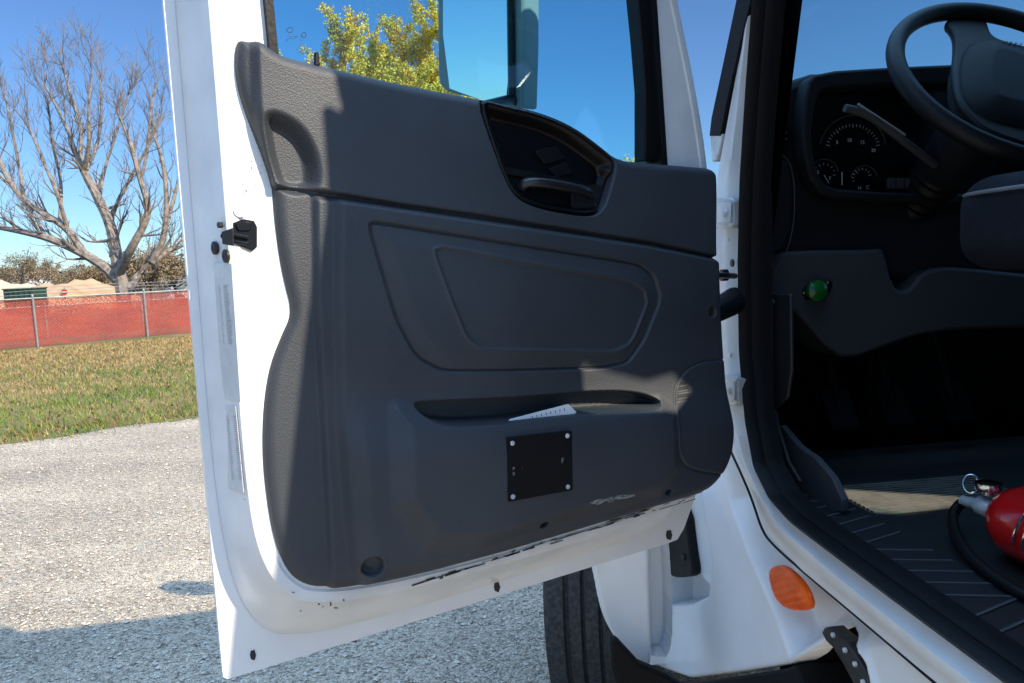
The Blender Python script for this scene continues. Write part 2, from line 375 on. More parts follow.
for i in range(2600):
    a = rng.uniform(-6, 9); b = abs(rng.normal(0, .5)) if i < 1300 else rng.uniform(0, 12)
    p = E_(a, b) + UP * rng.uniform(.01, .05); s = rng.uniform(.015, .035); q = nrm(rng.normal(size=3)); r = nrm(np.cross(q, rng.normal(size=3)))
    mb.add([p - q * s, p + r * s * .6, p + q * s, p - r * s * .6], [[0, 1, 2, 3]])
o = mb.build('fallen_leaves', fal, None, None); tag(o, kind='stuff')

# ============================================================ FENCES
FB0 = onz(38, 347, 0); FB1 = onz(148, 337, 0); fd = nrm(FB1 - FB0); fn_ = np.array([-fd[1], fd[0], 0]); gap = float(np.linalg.norm(FB1 - FB0))
def net_mat():
    m = bpy.data.materials.new('orange red safety netting'); m.use_nodes = True; t = m.node_tree; b = t.nodes['Principled BSDF']; N = t.nodes.new; L = t.links.new
    b.inputs['Roughness'].default_value = .75
    tc = N('ShaderNodeTexCoord'); n = N('ShaderNodeTexNoise'); n.inputs['Scale'].default_value = 1.2; n.inputs['Detail'].default_value = 6
    mp = N('ShaderNodeMapping'); mp.inputs['Scale'].default_value = (1, 1, 6); L(tc.outputs['Object'], mp.inputs[0]); L(mp.outputs[0], n.inputs[0])
    cr = N('ShaderNodeValToRGB'); e = cr.color_ramp.elements; e[0].position = .3; e[0].color = (.24, .017, .007, 1); e[1].position = .7; e[1].color = (.42, .050, .018, 1); L(n.outputs[0], cr.inputs[0]); L(cr.outputs[0], b.inputs['Base Color'])
    tr = N('ShaderNodeBsdfTransparent'); mx = N('ShaderNodeMixShader'); o = t.nodes['Material Output']
    n2 = N('ShaderNodeTexNoise'); n2.inputs['Scale'].default_value = 60; n2.inputs['Detail'].default_value = 1; L(tc.outputs['Object'], n2.inputs[0])
    g = N('ShaderNodeMath'); g.operation = 'GREATER_THAN'; g.inputs[1].default_value = .455; L(n2.outputs[0], g.inputs[0])
    L(g.outputs[0], mx.inputs[0]); L(tr.outputs[0], mx.inputs[1]); L(b.outputs[0], mx.inputs[2]); L(mx.outputs[0], o.inputs[0]); return m
galv = mat('galvanised steel', (.30, .31, .31), .55, .4, noise=.2)
def fence(name, label, base, n0, n1, h, net, wires, group=None):
    root = empty(name, tuple(base)); tag(root, label, 'fence', group)
    A = base + fd * gap * n0; B = base + fd * gap * n1
    for i in range(n0, n1 + 1):
        p = base + fd * gap * i
        MB().tube([p, p + UP * (h + .06)], .028, 8).lathe(p + UP * (h + .06), UP, [(0, .036), (.03, .026), (.045, .005)], 8).build('post', galv, root)
    MB().tube([A + UP * h, B + UP * h], .017, 8).build('top_rail', galv, root)
    mb = MB()                               # woven diamonds
    L_ = float(np.linalg.norm(B - A)); sp = .075; off = fn_ * -.03
    for k in range(int(L_ / sp) + int(h / sp)):
        for sgn in (1, -1):
            x0 = k * sp - h; x1 = x0 + h; z0, z1 = .03, h
            if x0 < 0: z0 = .03 - x0; x0 = 0
            if x1 > L_: z1 = h - (x1 - L_); x1 = L_
            if z1 <= z0: continue
            if sgn < 0: x0, x1 = L_ - x0, L_ - x1
            mb.add(*tube_geo([A + off * (1 + .2 * sgn) + fd * x0 + UP * z0, A + off * (1 + .2 * sgn) + fd * x1 + UP * z1], .0016, 3, False))
    mb.build('chain_mesh', galv, root)
    if net:
        V = []; F = []; n = int(L_ / .25)
        for i in range(n + 1):
            for j in range(7):
                V.append(A + fd * L_ * i / n + UP * (.02 + (h - .03 - .02 * math.sin(i * .4)) * j / 6) + fn_ * (.06 + .02 * math.sin(i * .9 + j)))
        for i in range(n):
            for j in range(6): F.append([i * 7 + j, (i + 1) * 7 + j, (i + 1) * 7 + j + 1, i * 7 + j + 1])
        link('safety_netting', mesh_from(V, F), root, net, 179)
    for k in range(wires):
        z = h + .10 + .09 * k
        P = [A + fd * L_ * i / 60 + UP * (z + .012 * math.sin(i * 2.1 + k)) for i in range(61)]
        MB().tube(P, .006, 4).build('barbed_wire', galv, root)
    return root
netm = net_mat()
fence('chain_link_fence', 'long galvanised chain link fence with orange red safety netting along the grass', FB0, -3, 12, 1.28, netm, 3)
fb = FB0 + fn_ * 3.2 + fd * .8
fence('chain_link_fence', 'plain chain link fence with a rail standing behind the netted fence', fb, -2, 9, .98, netm, 0)

# ============================================================ BACKGROUND
def limb(mb, P, r0, r1, n=7):
    r0 *= .95; r1 *= .85
    P = chaikin(P, 2, False); k = len(P); mb.tube(P, [r0 + (r1 - r0) * i / (k - 1) for i in range(k)], n); return P
def grow(mb, p, d, length, r, depth, R, up=.25, spread=.55, nseg=4, tips=None, minr=.008):
    pts = [p]; dirs = [d]
    for i in range(nseg):
        d = nrm(d + R.normal(size=3) * .16 + UP * up * .25); p = p + d * length / nseg; pts.append(p); dirs.append(d)
    mb.add(*tube_geo(pts, [max(minr, r * (1 - .55 * i / nseg)) for i in range(nseg + 1)], 4 if r < .05 else 6, False))
    if tips is not None and depth <= 1: tips += [(q, dd) for q, dd in zip(pts[1:], dirs[1:])]
    if depth <= 0: return
    nb = 2 + int(R.random() < .75) + (1 if depth >= 2 else 0)
    for k in range(nb):
        i = R.integers(1, nseg + 1) if k else nseg
        dd = nrm(dirs[i] + R.normal(size=3) * spread * np.array([1, .8, .8]) + UP * up)
        grow(mb, pts[i], dd, length * R.uniform(.55, .85), r * (1 - .55 * i / nseg) * R.uniform(.55, .75), depth - 1, R, up, spread, nseg, tips, minr)
def bare_tree():
    Y = 30.; R = np.random.default_rng(11)
    root = empty('bare_tree', tuple(np.array([*aty(124, 290, Y)[:2], 0]))); tag(root, 'large leafless grey tree with wide limbs behind the orange netted fence', 'tree')
    q = lambda x, y, dy=0: aty(x, y, Y + dy)
    tr = MB(); tw = MB(); base = aty(124, 300, Y); base[2] = -.1
    limbs = [
        ([base, q(122, 285), q(117, 262), q(112, 228), q(99, 200), q(84, 172), q(78, 158)], .32, .13),
        ([q(118, 280), q(107, 268), q(83, 253), q(52, 239), q(25, 232), q(-20, 224, 1)], .26, .10),
        ([q(84, 253), q(67, 227), q(40, 212), q(20, 197), q(4, 173), q(-8, 140)], .17, .07),
        ([q(119, 275), q(130, 250, -1), q(143, 228, -1), q(150, 210, -1), q(140, 180, -1), q(130, 140, -1), q(117, 110, -1)], .20, .05),
        ([q(127, 290), q(138, 275, 1), q(152, 262, 1), q(175, 247, 1.5)], .17, .11),
        ([q(152, 262, 1), q(164, 240, 1), q(167, 200, 1), q(163, 160, 1), q(152, 130, 1)], .17, .05),
        ([q(110, 222), q(118, 200, .5), q(132, 175, .5), q(146, 150, .5), q(160, 120, .5)], .10, .04),
        ([q(67, 227), q(58, 195, -.5), q(45, 165, -.5), q(30, 130, -.5)], .10, .04),
        ([q(60, 222), q(62, 180, 1), q(52, 145, 1), q(48, 100, 1)], .09, .03),
        ([q(78, 160), q(70, 135), q(58, 110), q(45, 85)], .10, .03),
        ([q(80, 162), q(82, 130, .6), q(72, 100, .6), q(62, 65, .6)], .11, .03),
        ([q(84, 172), q(90, 140, -.6), q(88, 110, -.6), q(92, 70, -.6)], .11, .03),
        ([q(86, 170), q(96, 150, 1), q(102, 120, 1), q(100, 80, 1)], .10, .03),
        ([q(25, 205), q(20, 170, 1), q(12, 130, 1), q(5, 95, 1)], .09, .03),
        ([q(140, 182, -1), q(148, 150, -1), q(150, 110, -1), q(158, 80, -1)], .08, .03),
        ([q(165, 230, 1), q(176, 190, 2), q(186, 150, 2), q(195, 110, 2)], .10, .04),
        ([q(45, 236), q(35, 215, 2), q(15, 190, 2), q(-15, 165, 2)], .09, .03),
        ([q(99, 200), q(104, 170, 1.5), q(116, 135, 1.5), q(128, 95, 1.5)], .08, .03),
    ]
    cc = q(95, 215)
    for P, r0, r1 in limbs:
        PP = limb(tr, P, r0, r1); k = len(PP)
        for i in range(int(k * .3), k):
            for rep in range(2 if i < k - 1 else 3):
                if R.random() < (.44 if i < k - 1 else .9):
                    t = nrm(PP[min(i + 1, k - 1)] - PP[i - 1]); out = nrm(PP[i] - cc); rr = r0 + (r1 - r0) * i / k
                    d = nrm(t * .5 + out * .35 + UP * .55 + R.normal(size=3) * .45)
                    grow(tw, PP[i], d, R.uniform(.65, 1.2), max(.018, rr * .35), 2, R, .30, .42, 4, None, .0065)
    tr.build('trunk', M['bark'], root); tw.build('crown', M['twig'], root, None)
bare_tree()
def leafy(name, label, px, Y, top, halfw, bot, seed, leafm, barkm, cat='tree', group=None, nleaf=5, lsize=.11, stem=.16, depth=4, gappy=.0):
    R = np.random.default_rng(seed); b = aty(px, bot, Y); g = np.array([b[0], b[1], 0]); tz = aty(px, top, Y)[2]; hw = halfw * Y / FPX
    root = empty(name, tuple(g)); tag(root, label, cat, group); tr = MB(); tips = []
    H = tz; zc = b[2] if b[2] > .3 else .25 * H
    tr.tube([g - UP * .1, g + UP * zc * .6, g + UP * zc], [stem, stem * .75, stem * .6], 7)
    for k in range(9):
        a = k * 2.4; d = nrm(np.array([math.cos(a) * hw * .75, math.sin(a) * hw * .75, (H - zc) * (.25 + .5 * R.random())]))
        grow(tr, g + UP * zc * (.7 + .3 * R.random()), d, (H - zc) * .42, stem * .5, depth - 1, R, .12, .6, 3, tips, .006)
    # fit the crown into its size
    tr.build('trunk', barkm, root, None); V = []; F = []
    for p, d in tips:
        if R.random() < gappy: continue
        for k in range(nleaf):
            c = p + R.normal(size=3) * lsize * 1.3; q = nrm(R.normal(size=3)); r = nrm(np.cross(q, R.normal(size=3))); s = lsize * R.uniform(.5, 1)
            i = len(V); V += [c - q * s, c + r * s * .55, c + q * s, c - r * s * .55]; F.append([i, i + 1, i + 2, i + 3])
    link('crown', mesh_from(V, F), root, leafm); return root
ylw = mat('yellow green leaves', (.85, .48, .03), .7, col2=(.52, .38, .05), nscale=1.3)
leafy('leafy_tree', 'yellow green autumn tree seen through the door window', 377, 24, -14, 76, 150, 5, ylw, M['bark_dark'], nleaf=80, lsize=.050, stem=.12)
leafy('leafy_tree', 'distant yellow green treetop seen low in the front of the door window', 628, 46, 152, 34, 215, 8, ylw, M['bark_dark'], nleaf=5, lsize=.13, depth=4)
brn = mat('brown brush leaves', (.25, .18, .11), .85, col2=(.15, .14, .07), nscale=.6)
hz = [(20, 62, 248, 20, 4), (42, 70, 255, 16, 5), (150, 42, 236, 22, 6), (175, 44, 240, 20, 7), (95, 60, 258, 22, 9), (70, 75, 262, 18, 10), (133, 55, 250, 20, 13), (5, 85, 262, 14, 14)]
lb = ['small thin brown tree far behind the sand piles', 'sparse brown tree above the left sand pile', 'brown brushy tree just right of the bare tree trunk', 'brown brushy tree beside the white door edge',
      'low brown tree behind the brown sand pile', 'short brown bush between the two sand piles', 'dull brown tree directly behind the big trunk', 'tiny far tree beside the pale building']
for (x, Y, top, hw, sd_), l in zip(hz, lb):
    leafy('brush_tree', l, x, Y, top, hw, 284, sd_, brn, M['bark_dark'], group='brown trees behind the fence', nleaf=2, lsize=.10, depth=4, stem=.09)
# sand piles
def mound(label, x0, x1, top, Y, seed, m):
    a = aty(x0, 295, Y); b = aty(x1, 295, Y); c = (a + b) / 2; L_ = (b[0] - a[0]) / 2; H = aty((x0 + x1) / 2, top, Y)[2]
    R = np.random.default_rng(seed); ph = R.uniform(0, 6, 8)
    n = 60; V = []; F = []
    for i in range(n + 1):
        for j in range(n + 1):
            x = -1 + 2 * i / n; y = -1 + 2 * j / n; r = math.hypot(x, y)
            nz = mnoise.fractal(Vector((x * 2.2 + seed * 7, y * 2.2, seed)), 1.0, 2.0, 5)
            h = H * max(0, math.tanh(max(0, 1 - r) * 1.5) * (1.0 + .30 * nz) + .03 * nz)
            V.append((c[0] + x * L_ * 1.15, c[1] + y * 7, h - .02))
    for i in range(n):
        for j in range(n): F.append([i * (n + 1) + j, (i + 1) * (n + 1) + j, (i + 1) * (n + 1) + j + 1, i * (n + 1) + j + 1])
    o = link('sand_pile', mesh_from(V, F), None, m, 179); tag(o, label, 'sand pile', 'sand piles beyond the fence')
sm1 = mat('brown sand', (.44, .29, .16), .95, col2=(.34, .21, .11), nscale=.8, detail=8, bump=1, bscale=3)
sm2 = mat('pale sand', (.50, .40, .28), .95, col2=(.38, .29, .19), nscale=.8, detail=8)
mound('large brown sand pile beside the bare tree trunk', 36, 122, 277, 48, 1, sm1)
mound('pale sand pile at the left behind the green container', -30, 42, 278, 56, 2, sm2)
# green container
gr = empty('green_container', tuple(np.array([*aty(26, 298, 40)[:2], 0]))); tag(gr, 'dark green metal waste container in front of the pale sand pile', 'container')
c = np.array([*aty(26, 298, 40)[:2], 0]); gmt = mat('green painted steel', (.02, .06, .04), .7, noise=.3, nscale=3)
zt = aty(26, 289, 40)[2]
X_ = np.array([1., 0, 0]); Y_ = np.array([0, 1., 0])
mb = MB().box(c + UP * (zt / 2 + .05), X_, Y_, UP, .78, .6, zt / 2 - .05); mb.build('bin_body', gmt, gr)
for i in range(6): MB().box(c + X_ * (-.7 + i * .28) + UP * (zt / 2 + .05) - Y_ * .63, X_, Y_, UP, .03, .03, zt / 2 - .08).build('rib', gmt, gr)
MB().box(c + UP * (zt + .02), X_, Y_, UP, .82, .64, .03).build('rim', gmt, gr)
# stop sign
sc = aty(64.5, 292, 44); sr = empty('stop_sign', (sc[0], sc[1], 0)); tag(sr, 'small red and white road sign on a post above the fence', 'sign')
MB().tube([np.array([sc[0], sc[1] + .03, 0]), sc + Y_ * .03 + UP * .3], .03, 6).build('pole', galv, sr)
octo = [(math.cos(math.pi / 8 + k * math.pi / 4) * .19, math.sin(math.pi / 8 + k * math.pi / 4) * .19) for k in range(8)]
extr('sign_face', octo, lambda a, b, h: sc + X_ * a + UP * b - Y_ * h, 0, .02, mat('sign red', (.5, .02, .02), .5), sr)
extr('sign_bar', [(-.14, -.03), (.14, -.03), (.14, .04), (-.14, .04)], lambda a, b, h: sc + X_ * a + UP * b - Y_ * h, .021, .024, M['white_mark'], sr)
# white parked vehicle behind the fence
vc = np.array([*aty(180, 292, 46)[:2], 0]); vr = empty('parked_van', tuple(vc)); tag(vr, 'white van parked beyond the fence beside the truck door edge', 'van')
vz = aty(180, 281, 46)[2]
prof = [(-2.2, .4), (-2.2, 1.1), (-1.5, 1.25), (-1.0, vz), (2.2, vz), (2.3, .4)]
extr('van_body', prof, lambda a, b, h: vc + X_ * (a + 1.7) + UP * b + Y_ * h, -.9, .9, M['paint'], vr, .06)
extr('side_window', [(-.95, 1.2), (-.75, vz - .15), (0.0, vz - .15), (0.0, 1.2)], lambda a, b, h: vc + X_ * (a + 1.7) + UP * b + Y_ * h, -.92, -.905, M['black'], vr)
for a in (-1.3, 1.4): MB().lathe(vc + X_ * (1.7 + a) + UP * .35 - Y_ * .93, Y_, [(0, .2), (.0, .34), (.22, .34)], 18).build('wheel', M['rubber'], vr)
# pale low building far left
bc = np.array([*aty(8, 285, 95)[:2], 0]); br = empty('warehouse', tuple(bc)); tag(br, 'low pale building far away at the left edge', 'building')
zt = aty(8, 270, 95)[2]
MB().box(bc + UP * zt / 2, X_, Y_, UP, 3.2, 4, zt / 2).build('wall', mat('pale siding', (.62, .62, .62), .7, noise=.1, nscale=1), br)
MB().box(bc + UP * (zt + .08), X_, Y_, UP, 3.4, 4.2, .08).build('roof', mat('grey roof', (.3, .3, .32), .6), br)
for i in range(3): MB().box(bc + X_ * (-2 + i * 2) + UP * zt * .5 - Y_ * 4.01, X_, Y_, UP, .4, .02, .4).build('window', M['black'], br)
# far tree line as one mass along the horizon
mb = MB(); R = np.random.default_rng(21)
for i in range(20000):
    t = R.random(); x = -150 + 260 * t; y = 120 + 25 * R.random(); hgt = 2.2 + 1.5 * math.sin(x * .11) * math.sin(x * .037 + 1) + R.normal() * .5
    c = np.array([x, y, max(.2, hgt * R.random() ** .6)]); q = nrm(R.normal(size=3)); r = nrm(np.cross(q, R.normal(size=3))); s = R.uniform(.35, .8)
    mb.add([c - q * s, c + r * s * .7, c + q * s, c - r * s * .7], [[0, 1, 2, 3]])
o = mb.build('far_woods', mat('far woods', (.24, .21, .17), .95, col2=(.15, .15, .12), nscale=.15), None, None); tag(o, kind='stuff')

# ============================================================ TRUCK
truck = empty('white_truck', tuple(T(.9, 0, 0)), math.atan2(TF[1], TF[0]) - math.pi / 2)
tag(truck, 'white conventional truck with its driver door swung open and dark grey interior', 'truck')
# ---------------------------------------- driver door
dor = dict(frame=D)
W_ = DW
def uv(x, y, w): return np.array(dpx(x, y, w))
TOPV = 1.42
Ac = [(W_, TOPV), (W_ + .0, .7), (W_, .006), (W_ - .006, 0), (W_ * .5, 0), (.02, 0), (0, .02), tuple(uv(693, 493, 0)), tuple(uv(700, 300, 0)), tuple(uv(700, 185, 0)), tuple(uv(672, 0, 0)), (uv(672, 0, 0)[0] + .10, TOPV - .03), (uv(672, 0, 0)[0] + .14, TOPV)]
Bc = [(W_ - .016, TOPV - .02), *dpl([(194, 228), (207, 400), (215, 480), (222, 530), (232, 578), (250, 618), (285, 640), (400, 612), (545, 567), (660, 530), (676, 505)], .01)]
Ec = [(W_ - .040, TOPV - .03), *dpl([(228, 228), (240, 400), (246, 470), (253, 525), (263, 560), (280, 588), (310, 605), (400, 592), (545, 552), (655, 516), (690, 488)], .09)]
hs = dpl([(709, 300), (709, 175), (676, 0)], .085)
f0 = np.array(hs[2]); 
tail_E = [*hs, (f0[0] + .12, TOPV - .05)]; tail_B = [*dpl([(705, 300), (703, 180)], .01), tuple(uv(672, 0, .01)), (uv(672, 0, .01)[0] + .11, TOPV - .04)]
Bc += tail_B; Ec += tail_E
def loft(ctrs, ws, n=3):
    L_ = [chaikin(c_, n) for c_ in ctrs]; return L_
# window opening
hl = dpl([(263, 0), (270, 70)], .085); hr = dpl([(652, 0), (662, 150)], .085)
slope = (hl[0][0] - hl[1][0]) / (hl[0][1] - hl[1][1]); sr_ = (hr[0][0] - hr[1][0]) / (hr[0][1] - hr[1][1])
def xl(v): return hl[0][0] + slope * (v - hl[0][1])
def xr(v): return hr[0][0] + sr_ * (v - hr[0][1])
hole = [(xl(1.34), 1.34), (xl(1.1), 1.1), (xl(.80), .80), (xl(.76) - .02, .755), (.45, .70), (xr(.66) + .02, .655), (xr(.68), .68), (xr(.9), .9), (xr(1.1), 1.1), (xr(1.34) + .05, 1.335)]
def subdiv(P, n):
    P = np.array(P); out = []
    for i in range(len(P)):
        for k in range(n): out.append(P[i] + (P[(i + 1) % len(P)] - P[i]) * k / n)
    return np.array(out)
hole = chaikin(subdiv(hole, 3), 2)
B2, E2 = np.array(Bc), np.array(Ec)
rings = []
for t, wv in ((0, .010), (.04, .016), (.5, .050), (.90, .082), (.97, .088), (1.0, .0885)):
    rings.append((chaikin(B2 * (1 - t) + E2 * t, 3), wv))
Ein = chaikin(E2, 3)
cen = Ein.mean(0)
def inset(P, d):
    P = np.array(P); s_ = 1 if area(P) > 0 else -1; T_ = np.roll(P, -1, 0) - np.roll(P, 1, 0); T_ /= np.linalg.norm(T_, axis=1)[:, None]
    return P + s_ * d * np.stack([-T_[:, 1], T_[:, 0]], 1)
rings.append((inset(Ein, .004), .090)); rings.append((inset(Ein, .013), .090)); rings.append((inset(Ein, .016), .0875)); rings.append((inset(Ein, .021), .0875))
last = rings[-1]
hr2 = dpl([(656, 0), (666, 150)], .02); s2_ = (hr2[0][0] - hr2[1][0]) / (hr2[0][1] - hr2[1][1])
hole2 = np.array([(a + (hr2[0][0] + s2_ * (b - hr2[0][1]) - xr(b)) * float(ss(np.array(a), xr(b) + .12, xr(b) + .02)), b) for a, b in hole])
bm = bmesh.new(); prev = None
for P, wv in rings:
    vs = [bm.verts.new(tuple(D(a, b, wv))) for a, b in P]
    if prev:
        for i in range(len(vs)): bm.faces.new((prev[i], prev[(i + 1) % len(vs)], vs[(i + 1) % len(vs)], vs[i]))
    prev = vs
eds = [bm.edges.get((prev[i], prev[(i + 1) % len(prev)])) for i in range(len(prev))]
hv = [bm.verts.new(tuple(D(a, b, last[1]))) for a, b in hole]
eds += [bm.edges.new((hv[i], hv[(i + 1) % len(hv)])) for i in range(len(hv))]
bmesh.ops.triangle_fill(bm, use_beauty=True, edges=eds)
hv2 = [bm.verts.new(tuple(D(a, b, .012))) for a, b in hole2]
for i in range(len(hv)): bm.faces.new((hv[i], hv[(i + 1) % len(hv)], hv2[(i + 1) % len(hv)], hv2[i]))
bmesh.ops.recalc_face_normals(bm, faces=bm.faces[:])
me = bpy.data.meshes.new('driver_door'); bm.to_mesh(me); bm.free()
door = link('driver_door', me, truck, M['paint_worn'], 35)
door['label'] = 'open white driver door with grey inner panel'
Aq = chaikin(Ac, 2)
Aq = chaikin(subdiv(Ac, 4), 2)
extr('outer_skin', Aq, D, -.004, .009, M['paint'], door, .002, holes=[hole2])
# scratches and grime on the inner face
R = np.random.default_rng(2)
mb = MB()
def sheetpoly(mb, pts, w): mb.add([D(a, b, w) for a, b in pts], [list(range(len(pts)))])
for i in range(70):
    x = R.uniform(408, 690); y = 586.5 - (x - 408) * .316 + R.normal() * 1.3; L_ = R.uniform(3, 16); th = R.uniform(.5, 1.6) * (1 if x < 560 else .6)
    sheetpoly(mb, dpl([(x, y), (x + L_, y - L_ * .316 + R.normal() * .4), (x + L_, y - L_ * .316 + th), (x, y + th)], .0912), .0912)
mb.build('scratch_line', M['grime'], door, None); mb = MB()
for (x, y, sx, sy) in ((318, 603, 2, 2), (322, 606, 2, 1), (330, 602, 1.5, 4), (334, 607, 4, 1.5), (343, 599, 1.5, 2), (292, 592, 3, 1), (300, 610, 1.5, 1.5)):
    sheetpoly(mb, dpl([(x, y), (x + sx, y + .5), (x + sx, y + sy), (x, y + sy)], .0912), .0912)
mb.build('paint_chips', M['grime'], door, None); mb = MB()
for i in range(26):
    x = R.uniform(241, 262); y = R.uniform(155, 200); s = R.uniform(.5, 1.3); sheetpoly(mb, dpl([(x, y), (x + s, y - s), (x + s, y + s)], .0912), .0912)
mb.build('paint_chips', M['grime'], door, None); mb = MB()
for i in range(14):
    x = R.uniform(240, 262); y = R.uniform(260, 560); s = R.uniform(.4, .9); sheetpoly(mb, dpl([(x, y), (x + s, y - s), (x + s, y + s)], .0912), .0912)
mb.build('paint_chips', M['grime'], door, None)
for (x, y, wh) in ((497, 587, .0095), (253, 655, .0095), (669, 535, .0095)):
    P = dpl([(x - 2.2, y - 4), (x + 1.5, y - 5), (x + 3, y), (x + 1.5, y + 5), (x - 2, y + 4), (x - 3, y)], wh)
    extr('drain_hole', P, D, wh - .006, wh + .0012, M['grime'], door)

# ---- trim panel
OUT = [(238, 40), (243, 38), (262, 43), (272, 52), (285, 58), (330, 68), (390, 82), (478, 99), (505, 104), (540, 112), (572, 126), (598, 146), (614, 160), (640, 163), (690, 167), (712, 169),
       (714, 185), (713, 250), (716, 330), (721, 400), (722, 438), (716, 462), (704, 480), (690, 490), (640, 504), (560, 528), (480, 552), (410, 573), (360, 586), (325, 590), (308, 588), (292, 578), (280, 555), (272, 525), (266, 480), (264, 440), (266, 400), (272, 365), (284, 335), (292, 318), (292, 303), (287, 285), (281, 255), (276, 215), (274, 186), (264, 155), (250, 120), (240, 90), (236, 62)]
wo = .100
outl = chaikin(dpl(OUT, wo), 2)
wm_ = .112
P_main = dpl([(338, 170), (338, 300), (340, 420), (348, 520), (354, 566), (366, 584), (500, 560), (760, 490), (760, 150)], wm_)
P_rib = dpl([(316, 170), (318, 300), (324, 420), (330, 540), (336, 640), (760, 640), (760, 150)], wm_)
P_up = dpl([(220, 20), (220, 187), (275, 186), (400, 205), (560, 229), (650, 243), (712, 256), (760, 266), (760, 20)], wm_)
seam = dpl([(262, 184), (300, 188), (400, 205), (480, 216), (560, 229), (650, 243), (716, 257)], wm_)
P_grab = dpl([(257, 30), (257, 60), (259, 105), (266, 150), (270, 190), (270, 300), (760, 300), (760, 20)], wm_ + .01)
P_scoop = chaikin(dpl([(262, 116), (272, 110), (290, 117), (306, 130), (317, 152), (321, 172), (319, 190), (300, 196), (278, 189), (270, 165), (264, 138)], wm_), 2)
P_ins = chaikin(subdiv(dpl([(367, 226), (374, 223), (500, 243), (635, 264), (650, 275), (657, 298), (640, 340), (624, 362), (600, 367), (500, 370), (440, 370), (415, 356), (395, 320)], wm_), 2), 2)
P_in2 = chaikin(subdiv(dpl([(430, 250), (440, 247), (540, 266), (628, 280), (641, 290), (644, 303), (628, 343), (610, 352), (540, 350), (480, 349), (464, 338), (448, 300)], wm_), 2), 2)
P_pock = chaikin(dpl([(413, 404), (430, 402), (520, 398), (600, 391), (640, 392), (662, 400), (660, 407), (640, 410), (600, 412), (540, 418), (490, 424), (450, 426), (428, 420)], wm_ + .02), 2)
P_bulge = dpl([(400, 412), (440, 420), (500, 420), (600, 410), (660, 405), (672, 415), (672, 465), (655, 490), (600, 503), (545, 520), (480, 540), (430, 540), (400, 500)], wm_ + .02)
P_low = dpl([(300, 395), (400, 390), (668, 380), (760, 380), (760, 700), (200, 700)], wm_)
P_spk = chaikin(dpl([(674, 400), (682, 374), (700, 362), (735, 360), (735, 470), (700, 470), (676, 464), (671, 440)], wm_ + .01), 2)
P_spk = chaikin(dpl([(672, 398), (680, 376), (694, 364), (712, 360), (740, 360), (740, 476), (694, 470), (678, 464), (670, 445)], wm_ + .01), 2)
P_bez = chaikin(dpl([(477, 96), (505, 104), (540, 112), (572, 126), (598, 146), (614, 158), (615, 168), (608, 195), (602, 210), (592, 217), (570, 215), (535, 208), (515, 198), (504, 180), (488, 136)], wm_), 2)
fanc = dpx(672, 398, wm_)
screws_px = [(368, 562, 9.5), (708, 312, 6)]
def panel_w(X, Y, d):
    h = np.full(X.shape, .101)
    h += .010 * ss(-sdf(X, Y, P_rib), -.005, .005) * (1 - ss(-sdf(X, Y, P_up), -.012, .004))
    h += .011 * ss(-sdf(X, Y, P_main), -.008, .006) * (1 - ss(-sdf(X, Y, P_up), -.012, .004))
    up = -sdf(X, Y, P_up)
    h += .012 * ss(up, -.001, .003) * ss(-sdf(X, Y, P_grab), -.006, .006)
    h += .003 * ss(up, -.001, .003)
    h -= .010 * ss(Y, .70, .90) * ss(up, 0, .05) * ss(X, .82, .55)
    sc_ = -sdf(X, Y, P_scoop); h -= .024 * ss(sc_, -.003, .018)
    h -= .006 * np.exp(-(dline(X, Y, seam) / .0020) ** 2)
    a = sdf(X, Y, P_ins); h -= .0075 * np.exp(-(a / .0019) ** 2); h += .0035 * ss(-a, .001, .03) - .003 * ss(-a, .001, .004)
    a = sdf(X, Y, P_in2); h += .0018 * np.exp(-(a / .0028) ** 2); h -= .0022 * ss(-a, -.001, .004)
    h += .016 * ss(-sdf(X, Y, P_low), -.004, .10) * ss(-sdf(X, Y, P_main), -.01, .03)
    h += .014 * ss(-sdf(X, Y, P_bulge), -.02, .018)
    a = sdf(X, Y, P_spk); h += .001 * ss(-a, -.004, .004); h -= .003 * np.exp(-(a / .0016) ** 2)
    # fan of little slots beside the speaker
    th = np.arctan2(Y - fanc[1], X - fanc[0] - .02); rr = np.hypot(X - fanc[0] + .0, Y - fanc[1])
    band = (rr < .034) * (X < fanc[0] + .004) * (Y > fanc[1] - .006)
    h -= .0022 * band * (np.sin(Y * 2 * math.pi / .0042) > .1) * ss(-a, .004, .006)
    p = sdf(X, Y, P_pock); h -= .046 * ss(-p, -.001, .005)
    h -= .045 * ss(-sdf(X, Y, P_bez), -.001, .004)
    for x, y, r in screws_px:
        c = dpx(x, y, wm_); rad = r * .00155; q = np.hypot(X - c[0], Y - c[1]) - rad; h -= .014 * ss(-q, -.001, .003); h += .0012 * np.exp(-((q - .002) / .002) ** 2)
    for x, y in ((537, 521), (663, 490)):
        c = dpx(x, y, wm_ + .01); q = np.hypot((X - c[0]) * .8 + (Y - c[1]) * .5, (Y - c[1]) * 1.4 - (X - c[0]) * .3); h -= .014 * ss(-q, -.008, -.004)
    e = np.clip(-d, 0, .016); h -= (.016 - np.sqrt(np.maximum(0, .016 ** 2 - (.016 - e) ** 2))) * 1.0
    return np.where(d < -.010, np.maximum(h, .0905), np.maximum(h, .086))
panel = relief('trim_panel', outl, panel_w, .0016, D, M['trim'], door, skirt=.0855, flip=True)
panel['label'] = 'dark grey moulded inner door panel'
for x, y, r in screws_px:
    c = dpx(x, y, wm_); MB().lathe(D(*c, .100), DN, [(0, r * .0008), (.004, r * .0008), (.005, r * .0005), (.0035, r * .0004)], 14).build('trim_screw', M['dark_steel'], door)
